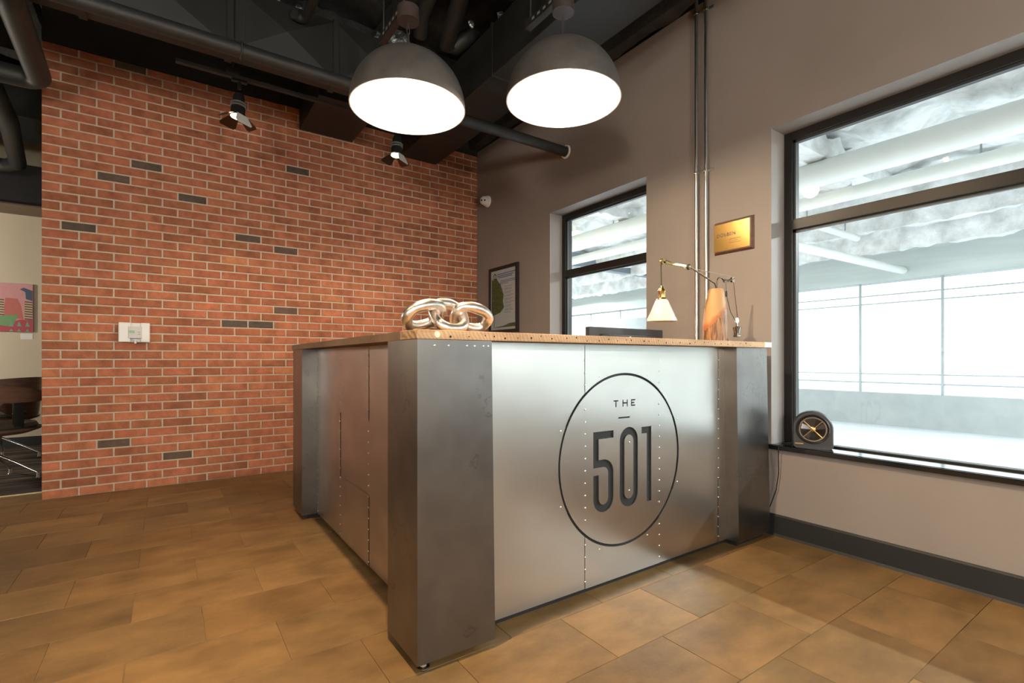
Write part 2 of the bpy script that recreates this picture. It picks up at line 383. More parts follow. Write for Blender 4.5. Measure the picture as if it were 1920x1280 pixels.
carpet = struct('carpet_floor', B().box(XL, 2.7, 5.15, 8.02, -.12, .004), M['carpet'])
struct('trim_1', B().box(XL, -.742, 5.135, 5.165, 0, .008), pm('metal_floor_strip', (.55, .42, .25), .35, metal=1))

# ------------------------------------------------------------------ brick wall, brick by brick
wall_back = struct('wall_back', B().box(-.742, XW+.02, YB+.0065, 5.04, 0, 3.305), M['mortar'])
bt = []
for k in range(18):
    r = random.random(); f = random.uniform(.80, 1.22)
    bt.append((.40*f*(1+.1*r), .128*f*(1+.25*r), .066*f*(1+.1*r)))
dark_t = [(.115, .078, .055), (.13, .085, .058), (.10, .072, .052), (.14, .085, .062)]
orange_t = (.52, .20, .085)
dark_at = [(-.34, 2.4), (.18, 2.33), (-.54, 1.99), (.63, 2.06), (1.02, 2.73), (.91, 1.99), (.9, 1.45), (.54, 1.32), (.72, 1.32), (-.34, .37), (.08, .23), (-.22, 3.25), (-.05, 2.56), (.24, 3.46)]
orange_at = [(.504, 1.853), (-.047, 1.195), (-.472, 1.184), (.8, .9), (.35, .6), (1.3, 1.6)]
CP, BP = .0677, .2032
def brick_b(x0, x1, z0, z1, into=None):
    b = into or B(); c = .0035; d = .0035; y1 = YB+.012
    return b.hexa([(x0, y1, z0), (x1, y1, z0), (x1, y1, z1), (x0, y1, z1)], [(x0, YB+d, z0), (x1, YB+d, z0), (x1, YB+d, z1), (x0, YB+d, z1)]) if False else \
        brick_shape(b, x0, x1, z0, z1, c, d, y1)
def brick_shape(b, x0, x1, z0, z1, c, d, y1):
    v = [b.bm.verts.new(p) for p in ((x0, y1, z0), (x1, y1, z0), (x1, y1, z1), (x0, y1, z1), (x0, YB+d, z0), (x1, YB+d, z0), (x1, YB+d, z1), (x0, YB+d, z1),
                                    (x0+c, YB, z0+c), (x1-c, YB, z0+c), (x1-c, YB, z1-c), (x0+c, YB, z1-c))]
    for o in (0, 4):
        for k in range(4): b.bm.faces.new((v[o+k], v[o+(k+1) % 4], v[o+4+(k+1) % 4], v[o+4+k]))
    b.bm.faces.new((v[8], v[9], v[10], v[11])); return b
bricks = []
for k in range(-1, 48):
    z0 = .063+k*CP+.0056 if k >= 0 else .003; z1 = .063+(k+1)*CP-.0056
    z1 = min(z1, 3.303); x = -.742; first = True
    while x < XW-.02:
        L = BP/2 if (first and k % 2 == 0) else BP
        a = x+(.0 if first else .0058); e = min(x+L-.0058, XW-.002)
        if e-a > .02: bricks.append((a, e, z0, z1))
        x += L; first = False
def brick_tint(a, e, z0, z1):
    for x, z in dark_at:
        if a-.005 <= x <= e+.005 and z0-.005 <= z <= z1+.005: return random.choice(dark_t)
    for x, z in orange_at:
        if a-.005 <= x <= e+.005 and z0-.005 <= z <= z1+.005: return orange_t
    return random.choice(bt)
bricks.sort(key=lambda q: q[0]); nb = 0; far = B(); far_t = []; cache = {}
for q in bricks:
    t = brick_tint(*q)
    if nb < 300:
        key = (round(q[1]-q[0], 4), round(q[3]-q[2], 4), t)
        if key not in cache: cache[key] = brick_b(0, q[1]-q[0], 0, q[3]-q[2]).mesh('brick', M['brick'], tint=t)
        link('brick', cache[key], wall_back, loc=(q[0], random.uniform(-.0012, .0012), q[2])); nb += 1
    else:
        brick_b(*q, into=far); far_t += [t]*12
me = far.mesh('brick', M['brick']); ca = me.color_attributes.new('tint', 'FLOAT_COLOR', 'POINT')
for d, c in zip(ca.data, far_t): d.color = (*c, 1)
link('brick', me, wall_back, kind='stuff')
struct('trim_2', B().box(-.742, XW, YB-.004, 5.04, 3.306, ZC), M['black_paint'])

# ------------------------------------------------------------------ window wall
Z0, Z1, ZT = .505, 2.352, 3.352
A0, A1 = 1.528, -3.2           # large opening
S0, S1 = 3.568, 2.447          # small opening
b = B()
b.box(X_IN, X_OUT, YN, 5.04, -.12, Z0); b.box(X_IN, X_OUT, YN, 5.04, Z1, ZT)
b.box(X_IN, X_OUT, S0, 5.04, Z0, Z1); b.box(X_IN, X_OUT, A0, S1, Z0, Z1); b.box(X_IN, X_OUT, YN, A1, Z0, Z1)
struct('wall_right', b, M['taupe'])
struct('trim_3', B().box(X_IN+.12, X_OUT+.2, YN, 8.2, ZT, ZC+.1), M['black_paint'])
struct('baseboard_right', B().poly([(2.89, 1.78, 0), (2.862, 1.78, 0), (2.872, 1.78, .012), (2.876, 1.78, .11), (2.882, 1.78, .118), (2.89, 1.78, .118)], (0, YN-1.78, 0)), M['rubber'])
def window(name, y0, y1, mull):
    """y0: far jamb, y1: near jamb"""
    f = .048
    b = B(); xa, xb = 3.035, 3.115
    b.box(xa, xb, y0-f, y0, Z0, Z1, .003); b.box(xa, xb, y1, y1+f, Z0, Z1, .003)
    b.box(xa, xb, y1+f, y0-f, Z1-.05, Z1, .003); b.box(xa+.01, xb, y1+f, y0-f, Z0+.010, Z0+.0205, .002)
    for y in mull: b.box(xa, xb, y-.03, y+.03, Z0+.0205, Z1-.05, .003)
    w = struct(name, b, M['frame'])
    obj('transom', B().box(xa-.004, xb, y1+f, y0-f, 1.772, 1.834, .003), M['frame'], w)
    b = B()                                                     # inner glazing beads, a second thin line round each pane
    ys = [y0-f]+list(mull)+[y1+f]
    for k in range(len(ys)-1):
        ya, yb = ys[k]-(.03 if k else 0), ys[k+1]+(.03 if k < len(ys)-2 else 0)
        for za, zb in ((Z0+.0205, 1.772), (1.834, Z1-.05)):
            for q in ((yb, yb+.014, za, zb), (ya-.014, ya, za, zb), (yb, ya, za, za+.002), (yb, ya, zb-.014, zb)):
                b.box(xa+.014, xa+.034, *q)
            obj('pane', B().box(X_GL, X_GL+.006, yb, ya, za, zb), M['glass'], w)
    obj('glazing_bead', b, pm('dark_glazing_bead', (.05, .055, .055), .4, metal=.4), w)
    sill = B().box(2.866, 3.04, y1+.001, y0+(.0 if name == 'window_2' else .0)-.001, Z0-.0, Z0+.0135, .002)
    sill.box(2.862, 2.89, y1-.02, y0+.02, Z0-.012, Z0+.0135, .003)
    obj('window_sill', sill, M['granite'], w)
    return w
window('window_1', A0, A1, (-.9,)); window('window_2', S0, S1, ())

# ------------------------------------------------------------------ other walls, deck
struct('wall_left', B().box(XL-.15, XL, YN, 8.2, 0, ZC), M['offwhite'])
fx0, fx1, fz0, fz1 = -3.6, 2.3, .12, 3.1                      # glazed shopfront behind the camera
struct('wall_front', B().box(XL, XW, YN-.15, YN, fz1, ZC).box(XL, XW, YN-.15, YN, 0, fz0).box(XL, fx0, YN-.15, YN, fz0, fz1).box(fx1, XW, YN-.15, YN, fz0, fz1), M['offwhite'])
b = B(); fm = [fx0+(fx1-fx0)*k/4 for k in range(5)]
for x in fm: b.box(x-.035, x+.035, YN-.11, YN-.04, fz0, fz1)
for z in (fz0+.03, 2.3, fz1-.03): b.box(fx0, fx1, YN-.11, YN-.04, z-.03, z+.03)
wf = struct('window_3', b, M['frame'])
for xa, xb_ in zip(fm, fm[1:]):
    for za, zb in ((fz0+.06, 2.27), (2.33, fz1-.06)): obj('pane', B().box(xa+.035, xb_-.035, YN-.08, YN-.074, za, zb), M['glass'], wf)
struct('pavement', B().box(-40, 9.4, -60, YN-.15, -.4, -.1), M['garage_floor'])
struct('wall_far', B().box(XL, 2.7, 8.0, 8.15, 0, ZC), M['cream'])
struct('baseboard_far', B().box(XL, 2.7, 7.985, 8.0, .004, .112), M['rubber'])
struct('wall_far_side', B().box(2.7, 2.85, 5.04, 8.15, 0, ZC), M['cream'])
ceil = struct('ceiling', lumpy(XL, X_OUT+.2, YN, 8.2, 4.05, .11, .12, 2.2), M['foam'])
for k, y in enumerate((-3.4, -1.2, .9, 2.3, 3.05, 4.45, 6.2)):
    obj('roof_beam', fuzzy_beam((XL, y, 3.86), (2.88, y, 3.86), .14, .24, .09, .03, k), M['foam'], ceil)
for k, x in enumerate((-3.2, -.9, .62, 1.55)):
    obj('roof_joist', fuzzy_beam((x, YN, 3.83), (x, 8.0, 3.83), .10, .16, .10, .03, 9+k), M['foam'], ceil)
b = fuzzy_beam((2.83, YN, 3.45), (2.83, 4.86, 3.45), .10, .17, .05, .012, 31)
obj('edge_beam', b, M['foam'], ceil)
random.seed(12)
foil = B()
for (x, y, z, s) in ((1.46, 3.62, 3.43, .10), (1.33, 3.70, 3.45, .05), (.35, 3.66, 3.43, .03), (.60, 3.66, 3.42, .03), (.75, 3.66, 3.42, .03), (2.02, 3.05, 3.5, .05), (2.1, 2.95, 3.55, .06), (1.9, 3.3, 3.56, .03)):
    q = bmesh.ops.create_icosphere(foil.bm, subdivisions=2, radius=s*.8)
    for v in q['verts']:
        k = 1+.7*noise.noise(v.co*30+Vector((x, y, z))*9); v.co = Vector((x, y, z))+Vector((v.co.x*k, v.co.y*k*.6, v.co.z*k*1.2))
obj('foil_scrap', foil, M['foil'], ceil, kind='stuff')

# ------------------------------------------------------------------ ducts, pipes and rails below the deck
t = thing('air_duct', 'big black rectangular duct running above the right pendant to the brick wall', 'duct', (2.17, 4.86, 3.1))
for y0, y1 in ((4.868, 3.105), (3.095, 1.50), (1.49, -.2), (-.21, -2.5)):
    obj('duct_section', B().box(1.966, 2.372, y1, y0, 3.097, 3.472, .004), M['duct'], t)
for y in (3.1, 1.495, -.205):
    obj('duct_flange', B().box(1.956, 2.382, y-.012, y+.012, 3.087, 3.482, .003), M['duct'], t)
t = thing('air_duct', 'short black duct stub poking through the brick between the two spotlights', 'duct', (1.24, 4.86, 3.1))
obj('duct_section', B().box(.996, 1.477, 4.15, 4.868, 3.116, 3.48, .004), M['duct'], t)
obj('duct_flange', B().box(.99, 1.483, 4.125, 4.15, 3.11, 3.486, .003), M['duct'], t)
t = thing('air_duct', 'grey-black duct with creased panels behind the long pipe', 'duct', (.2, 3.7, 3.0))
xs = [-2.6, -1.9, -1.15, -.40, .33, .985, 1.52]
for x0, x1 in zip(xs, xs[1:]):                                  # cross-broken sheet panels
    b = B(); x0 += .004; x1 -= .004; yf, yk, z0, z1 = 3.62, 3.78, 2.985, 3.40
    v = [b.bm.verts.new(p) for p in ((x0, yf, z0), (x1, yf, z0), (x1, yf, z1), (x0, yf, z1), ((x0+x1)/2, yf-.035, (z0+z1)/2), (x0, yk, z0), (x1, yk, z0), (x1, yk, z1), (x0, yk, z1))]
    for q in ((0, 1, 4), (1, 2, 4), (2, 3, 4), (3, 0, 4), (0, 5, 6, 1), (3, 2, 7, 8), (0, 3, 8, 5), (1, 6, 7, 2), (5, 8, 7, 6)): b.bm.faces.new([v[i] for i in q])
    obj('duct_section', b, M['duct'], t)
for x in xs[1:-1]: obj('duct_flange', B().box(x-.02, x+.02, 3.603, 3.79, 2.976, 3.412, .003), M['duct'], t)

def pipe_thing(label, pts, r, mat='pipe', cat='pipe'):
    t = thing('pipe', label, cat, pts[0]); obj('pipe_run', B().tube(pts, r, 16), M[mat], t); return t
t = pipe_thing('long thick dark pipe crossing from upper left into the grey wall', [(-3.5, 3.338, 2.835), (2.888, 3.338, 2.835)], .042)
obj('wall_ring', B().lathe([(.046, 0), (.058, 0), (.056, .012), (.046, .014)], 24, Matrix.Translation((2.889, 3.338, 2.835)) @ Matrix.Rotation(-PI/2, 4, 'Y'), cap=False), M['plastic_white'], t, label='pale ring where the pipe meets the wall')
for x in (-.75, .36):
    b = B().tube([(x-.018, 3.338, 2.88), (x-.018, 3.338, 3.9)], .004, 8).tube([(x+.018, 3.338, 2.88), (x+.018, 3.338, 3.9)], .004, 8)
    b.tube([(x, 3.338+.046*math.cos(a), 2.835+.046*math.sin(a)) for a in [2*PI*k/20 for k in range(20)]], .006, 6, closed=True)
    obj('pipe_hanger', b, M['pipe'], t)
arc = lambda c, r, a0, a1, u, v, n=8: [Vector(c)+Vector(u)*r*math.cos(a0+(a1-a0)*k/n)+Vector(v)*r*math.sin(a0+(a1-a0)*k/n) for k in range(n+1)]
pipe_thing('slanting brown-black pipe ending in a hooked elbow above the long pipe', [(.775, 1.5, 3.3), (.766, 3.3, 3.3), (.766, 3.52, 3.3)]+arc((.726, 3.52, 3.3), .04, 0, PI*.8, (1, 0, 0), (0, 1, 0)), .03)
pipe_thing('thick lagged pipe bending down left of the right pendant under the deck', [(1.60, 2.2, 3.62), (1.70, 3.05, 3.6), (1.80, 3.42, 3.56), (1.845, 3.58, 3.52), (1.90, 3.56, 3.52), (1.95, 3.50, 3.56), (2.02, 3.50, 3.62), (2.1, 3.55, 3.66)], .062)
pipe_thing('short capped lagged pipe beside the left pendant canopy', [(1.40, 2.4, 3.62), (1.57, 3.45, 3.6), (1.63, 3.62, 3.55)], .055)
t = pipe_thing('dark bent pipe elbowing left at the brick wall corner', [(-.66, 3.50, 3.8), (-.665, 3.50, 3.08), (-.67, 3.53, 2.97), (-.675, 3.60, 2.91), (-.68, 3.68, 2.9), (-.70, 4.35, 2.9)]+arc((-.795, 4.52, 2.9), .09, 0, PI/2, (1, 0, 0), (0, 1, 0))+[(-1.2, 4.61, 2.9), (-2.6, 4.61, 2.9)], .066)
obj('pipe_hanger', B().tube([(-.98, 4.61, 2.96), (-.98, 4.61, 3.8)], .005, 8), M['galv'], t)
pipe_thing('second dark pipe dropping away behind the bent pipe', [(-1.1, 4.3, 3.25), (-1.16, 6.2, 3.13), (-1.28, 7.2, 3.05), (-1.4, 7.35, 3.05), (-2.2, 7.4, 3.05)], .07)
t = thing('air_duct', 'broad grey duct in the far room above the cream wall', 'duct', (-2, 6.9, 3.4))
obj('duct_section', B().box(-4, -.95, 6.5, 7.25, 3.30, 3.75, .004), M['duct'], t)
struct('trim_4', B().box(XL, 2.7, 7.55, 8.0, 2.70, 3.15), M['black_paint'])
struct('trim_5', B().box(XL, 2.7, 7.5, 8.0, 2.685, 2.70), M['wood_dark'])

# strut rails carrying the pendants
def strut_rail(x, yend, z, label):
    t = thing('strut_rail', label, 'rail', (x, yend, z))
    b = B(); y1 = .4
    b.box(x-.0205, x-.0175, y1, yend, z-.02, z+.02); b.box(x+.0175, x+.0205, y1, yend, z-.02, z+.02); b.box(x-.0205, x+.0205, y1, yend, z-.0205, z-.0175)
    b.box(x-.022, x+.022, yend, yend+.006, z-.022, z+.022)
    obj('channel', b, M['strut'], t)
    s = B(); y = yend-.06
    while y > y1: s.box(x-.0215, x-.0203, y-.022, y, z-.007, z+.007); y -= .05
    obj('slot', s, pm('lit_slot_gap', (.45, .48, .48), .4, metal=.6), t, kind='stuff')  # pale boxes stand in for lit background showing through the slots
    obj('hanger_rod', B().tube([(x, yend-.02, z+.02), (x, yend-.02, 3.8)], .005, 8), M['galv'], t)
    return t
strut_rail(1.047, 2.86, 2.892, 'slotted steel rail holding the left pendant')
strut_rail(1.713, 2.31, 2.93, 'slotted steel rail holding the right pendant')

# ------------------------------------------------------------------ pendant lamps
def pendant(x, y, z, ztop, label):
    t = thing('pendant_lamp', label, 'lamp', (x, y, z), 'dome pendants over the desk')
    R, Hh = .30, .300; n = 22
    out = [(R*math.cos(a) if a < PI/2-.01 else .012, Hh*math.sin(a)) for a in [PI/2*k/n for k in range(n+1)]]
    T = Matrix.Translation((x, y, z))
    obj('dome', B().lathe(out, 64, T, cap=False), M['dome'], t)
    inn = [(R, 0)]+[((R-.006)*math.cos(a) if a < PI/2-.01 else .006, (Hh-.008)*math.sin(a)) for a in [PI/2*k/n for k in range(n+1)]]
    obj('inner_shade', B().lathe(inn, 64, T, cap=False), M['dome_in'], t, label='white enamelled inside of the dome')
    obj('bulb', B().sphere((x, y, z+.13), .05, 20), M['bulb'], t)
    obj('socket', B().lathe([(.022, .175), (.025, .18), (.025, .25), (.03, .33)], 16, T), M['rust'], t)
    obj('canopy', B().lathe([(.057, ztop-z), (.057, ztop-z+.07), (.02, ztop-z+.078)], 32, T), M['rust'], t)
    b = B(); zz = z+Hh; k = 0; n = max(3, round((ztop-zz)/.03)); st = (ztop-zz)/n
    for k in range(n):
        c = Vector((x, y, zz+st*(k+.5))); u = Vector((1, 0, 0)) if k % 2 else Vector((0, 1, 0))
        b.tube([c+u*.008*math.cos(a)+Vector((0, 0, st*.66))*math.sin(a) for a in [2*PI*i/12 for i in range(12)]], .0022, 6, closed=True)
    obj('chain', b, M['rust'], t, kind='stuff')
    light('pendant_glow', 'POINT', (x, y, z+.055), PENDANT_W, WARM, .06)
    return t
pendant(1.047, 2.477, 2.328, 2.79, 'left grey dome pendant with a bright white inside')
pendant(1.713, 2.004, 2.365, 2.83, 'right grey dome pendant nearer the window wall')

# ------------------------------------------------------------------ track lights
def track(y, z, x0, x1, label):
    t = thing('light_track', label, 'track', (x0, y, z))
    obj('rail', B().box(x0, x1, y-.018, y+.018, z-.012, z+.012, .002), M['pipe'], t)
    obj('feed_box', B().box(x0+.30, x0+.38, y-.02, y+.02, z+.012, z+.04, .004), M['pipe'], t)
    for x in (x0+.34, x1-.2): obj('hanger_rod', B().tube([(x, y, z+.01), (x, y, 3.9)], .004, 8), M['pipe'], t)
    return t
def spot_head(x, y, z, label, tilt=(0, 0), watts=SPOT_W, angle=1.9, aim=None):
    t = thing('track_spotlight', label, 'spotlight', (x, y, z), 'track spotlights')
    R = Matrix.Translation((x, y, z-.07)) @ Matrix.Rotation(tilt[0], 4, 'X') @ Matrix.Rotation(tilt[1], 4, 'Y')
    obj('adapter', B().box(x-.05, x+.05, y-.016, y+.016, z-.03, z-.012, .003).tube([(x, y, z-.03), (x, y, z-.08)], .012, 10), M['plastic_black'], t)
    obj('housing', B().lathe([(.03, -.05), (.038, -.075), (.042, -.14), (.046, -.145), (.046, -.185), (.05, -.20), (.05, -.215)][::-1], 28, R), M['plastic_black'], t)
    b = B()
    for zz in (-.120, -.140): b.lathe([(.042, zz-.008), (.051, zz-.006), (.051, zz+.002), (.042, zz+.004)], 28, R, cap=False)
    obj('cooling_fin', b, pm('grey_fin', (.35, .35, .33), .4, metal=.7), t)
    obj('lens', B().lathe([(.0, -.214), (.045, -.214), (.045, -.2165), (0.0005, -.2165)], 28, R, cap=False), M['lens'], t)
    for k in range(4):                                          # barn doors
        Q = R @ Matrix.Rotation(PI/2*k+.50, 4, 'Z') @ Matrix.Translation((0, -.05, -.213)) @ Matrix.Rotation(-math.radians(22 if k == 0 else 58), 4, 'X')
        w0, w1, L = .038, .062 if k % 2 == 0 else .05, .085
        b = B().poly([(-w0, -.0008, 0), (w0, -.0008, 0), (w1, -.0008, -L*.8), (w1*.8, -.0008, -L), (-w1*.8, -.0008, -L), (-w1, -.0008, -L*.8)], (0, .0016, 0))
        bmesh.ops.transform(b.bm, matrix=Q, verts=b.bm.verts)
        obj('barn_door', b, pm('lens_lit_barn_door', (.62, .60, .55), .6) if k == 0 else M['bronze'], t)  # near leaf coloured pale for the lens light falling on it
    p = R @ Vector((0, 0, -.225)); a = aim or (R @ Vector((0, 0, -2)))
    light('spot_beam', 'SPOT', p, watts, (1, .74, .48), .02, aim=a, angle=angle, blend=.6)
    return t
track(4.06, 3.028, .047, 2.133, 'black light track hung in front of the brick wall')
spot_head(.427, 4.06, 3.028, 'left track spotlight with splayed barn doors over the brick', (-.06, .06))
spot_head(1.617, 4.06, 3.028, 'right track spotlight half under the left pendant', (-.06, .06))
track(1.42, 3.05, -1.8, 1.2, 'light track in front of the desk, above the upper edge of the picture')
spot_head(.54, 1.42, 3.05, 'spotlight above the front of the desk', (0, 0), DOWN_W, 2.1, (1.35, .9, 0))
spot_head(-.68, 1.42, 3.05, 'spotlight above the open floor left of the desk', (0, 0), 15, 2.1)

def fill_lamp(x, y, z, label, r=.22, s=1):  # unseen globe lamps added to brighten the room, brick and far wall
    t = thing('fill_lamp', label, 'lamp', (x, y, 0), 'added fill globes outside the picture')
    obj('globe', B().sphere((x, y, z), r, 24), emit('lit_fill_globe', (1, .90, .78), FILL_GLOBE_W*s), t)
    obj('pole', B().tube([(x, y, .02), (x, y, z-r+.01)], .012, 12), M['bronze'], t)
    obj('base', B().lathe([(.16, 0), (.16, .015), (.02, .03)], 32, Matrix.Translation((x, y, 0))), M['bronze'], t)
fill_lamp(-1.9, -1.4, 1.62, 'added fill globe behind the camera on its left')
fill_lamp(.9, -2.2, 1.62, 'added fill globe behind the camera on its right')
fill_lamp(-3.9, -3.0, 1.62, 'added fill globe by the far left end of the shopfront')
fill_lamp(-3.1, 6.3, 1.70, 'added fill globe standing on the carpet of the far room', .16, .95)

# ------------------------------------------------------------------ reception desk
desk = thing('reception_desk', 'L-shaped steel-clad reception desk with reclaimed wood top', 'desk', (1.7, 2.2, 0))
ZP0, ZP1 = .030, 1.0735
def column(bot, top, label):
    return obj('corner_column', B().hexa([(x, y, ZP0) for x, y in bot], [(x, y, ZP1) for x, y in top]), M['steel_dark'], desk, label=label)
column([(.655, 1.477), (.945, 1.470), (.945, 1.735), (.655, 1.735)], [(.655, 1.477), (.935, 1.477), (.935, 1.735), (.655, 1.735)], 'dark steel corner column nearest the camera')
column([(2.509, 1.499), (2.831, 1.503), (2.831, 1.77), (2.509, 1.77)], [(2.486, 1.499), (2.785, 1.499), (2.785, 1.77), (2.486, 1.77)], 'dark steel column beside the window wall')
column([(.695, 3.319), (.98, 3.319), (.98, 3.60), (.698, 3.60)], [(.695, 3.319), (.98, 3.319), (.98, 3.60), (.698, 3.60)], 'dark steel column at the brick wall end')
for q in ((.69, .915, 1.52, 1.70), (2.535, 2.80, 1.53, 1.74), (.725, .95, 3.34, 3.57)):
    obj('column_plinth', B().box(q[0], q[1], q[2], q[3], 0, .03), M['black'], desk)
obj('core', B().box(.90, 2.60, 1.5805, 1.70, .03, 1.07).box(.795, .93, 1.70, 3.45, .03, 1.07), M['black'], desk, label='black backing behind the cut steel sheets')
obj('toe_kick', B().box(.93, 2.56, 1.60, 1.66, 0, .03).box(.82, .90, 1.66, 3.40, 0, .03), M['black'], desk)
# cut sheets: curve with ring and letter holes, then sliced along the seams
CX, CZ, RO, RI = 1.707, .558, .390, .379
def stroke(pts, w):
    P = [Vector(p) for p in pts]; Lf, Rt = [], []
    for i, p in enumerate(P):
        d0 = (p-P[i-1]).normalized() if i else None; d1 = (P[i+1]-p).normalized() if i < len(P)-1 else None
        d0 = d0 or d1; d1 = d1 or d0
        n0, n1 = Vector((-d0.y, d0.x)), Vector((-d1.y, d1.x)); m = (n0+n1).normalized(); k = (w/2)/max(.3, m.dot(n0))
        Lf.append(p+m*k); Rt.append(p-m*k)
    return [tuple(q) for q in Lf+Rt[::-1]]
a2 = lambda cx, cz, r, d0, d1, n=10: [(cx+r*math.cos(math.radians(d0+(d1-d0)*k/n)), cz+r*math.sin(math.radians(d0+(d1-d0)*k/n))) for k in range(n+1)]
five = stroke([(1.639, .677), (1.5315, .677), (1.5315, .553), (1.574, .553)]+a2(1.577, .508, .045, 90, 0)+a2(1.577, .400, .045, 0, -180)+[(1.532, .504)], .0325)
zero_o = a2(1.739, .640, .060, 0, 180, 16)+a2(1.739, .397, .060, 180, 360, 16)
zero_i = a2(1.739, .636, .0295, 0, 180, 14)+a2(1.739, .402, .0295, 180, 360, 14)
one = [(1.861, .340), (1.893, .340), (1.893, .693), (1.825, .693), (1.825, .662), (1.861, .662)]
dash = [(1.670, .742), (1.744, .742), (1.744, .749), (1.670, .749)]
w = .0058
tee = [(1.639, .826), (1.639, .820), (1.6515, .820), (1.6515, .795), (1.6575, .795), (1.6575, .820), (1.670, .820), (1.670, .826)]
aitch = [(1.697, .795), (1.703, .795), (1.703, .808), (1.725, .808), (1.725, .795), (1.731, .795), (1.731, .826), (1.725, .826), (1.725, .814), (1.703, .814), (1.703, .826), (1.697, .826)]
ee = [(1.753, .795), (1.781, .795), (1.781, .801), (1.759, .801), (1.759, .8075), (1.776, .8075), (1.776, .8135), (1.759, .8135), (1.759, .820), (1.781, .820), (1.781, .826), (1.753, .826)]
circ = lambda r, n=96: [(CX+r*math.cos(2*PI*k/n), CZ+r*math.sin(2*PI*k/n)) for k in range(n)]
def sheet_mesh(loops, ext):
    cu = bpy.data.curves.new('cut', 'CURVE'); cu.dimensions = '2D'; cu.fill_mode = 'BOTH'; cu.extrude = ext
    for L in loops:
        s = cu.splines.new('POLY'); s.points.add(len(L)-1); s.use_cyclic_u = True
        for p, q in zip(s.points, L): p.co = (q[0], q[1], 0, 1)
    o = bpy.data.objects.new('cut', cu); C.objects.link(o)
    me = bpy.data.meshes.new_from_object(o.evaluated_get(bpy.context.evaluated_depsgraph_get()))
    bpy.data.objects.remove(o); bpy.data.curves.remove(cu); return me
def slice_sheets(me, cutsx, cutsz, place, m, parent, step=.0018):
    bm = bmesh.new(); bm.from_mesh(me)
    for x in cutsx: bmesh.ops.bisect_plane(bm, geom=bm.verts[:]+bm.edges[:]+bm.faces[:], plane_co=(x, 0, 0), plane_no=(1, 0, 0))
    for z in cutsz: bmesh.ops.bisect_plane(bm, geom=bm.verts[:]+bm.edges[:]+bm.faces[:], plane_co=(0, z, 0), plane_no=(0, 1, 0))
    cell = {}
    for f in bm.faces:
        c = f.calc_center_median(); key = (sum(c.x > x for x in cutsx), sum(c.y > z for z in cutsz)); cell.setdefault(key, []).append(f)
    for key, fs in sorted(cell.items()):
        b = B(); vm = {}; off = step*((key[0]+key[1]) % 2)
        for f in fs:
            vs = []
            for v in f.verts:
                if v not in vm: vm[v] = b.bm.verts.new(place(v.co.x, v.co.y, v.co.z+off))
                vs.append(vm[v])
            try: b.bm.faces.new(vs)
            except ValueError: pass
        obj('steel_sheet', b, m, parent)
    bm.free()
front = lambda x, z, t: (x, 1.5765-t, z)
BX = (.9715, 1.466, 1.949, 2.434); SZ = (.370, .728)
outer = sheet_mesh([[(.935, .030), (2.53, .030), (2.53, 1.0735), (.935, 1.0735)], circ(RO)], .003)
slice_sheets(outer, BX[1:], SZ, front, M['steel'], desk)
inner = sheet_mesh([circ(RI), five, zero_o, zero_i, one, dash, tee, aitch, ee], .003)
slice_sheets(inner, (), (), front, M['steel'], desk)
side = sheet_mesh([[(1.735, .030), (3.32, .030), (3.32, 1.0735), (1.735, 1.0735)]], .003)
slice_sheets(side, (2.33, 2.80), (.367, .718), lambda y, z, t: (.790-t, y, z), M['steel_room_tint'], desk)
def rivets(pts, nrm, m):
    b = B()
    for p in pts:
        Q = Matrix.Translation(p) @ Vector(nrm).to_track_quat('Z', 'Y').to_matrix().to_4x4()
        b.lathe([(.0042, 0), (.0038, .0016), (.002, .0028)], 8, Q)
    return obj('rivet', b, m, desk, kind='stuff')
pts = []
for x in (1.466, 1.949, 2.434):
    z = .06
    while z < 1.05:
        q = math.hypot(x-CX, z-CZ)
        if not RI-.012 < q < RO+.012 and not (1.50 < x < 1.9 and .33 < z < .70): pts.append((x, 1.572, z))
        z += .0525
for k in range(8):
    a = PI/8+k*PI/4; pts.append((CX+(RO+.018)*math.cos(a), 1.572, CZ+(RO+.018)*math.sin(a)))
pts += [(1.739, 1.572, .63), (1.739, 1.572, .41)]
rivets(pts, (0, -1, 0), M['rivet'])
rivets([(.785, y, .05+.0515*k) for y in (2.33, 2.80, 3.30) for k in range(20)], (-1, 0, 0), M['rivet'])
rivets([(.66+x, 1.4775, 1.055) for x in (.055, .105, .175, .205, .24, .26)], (0, -1, 0), M['rivet'])
T = Matrix.Translation((.688, 1.505, 0))
obj('levelling_foot', B().lathe([(.019, 0), (.021, .003), (.021, .008), (.012, .011), (.012, .018), (.008, .019), (.008, .031)], 24, T), M['chrome'], desk, label='chrome screw foot under the near corner')
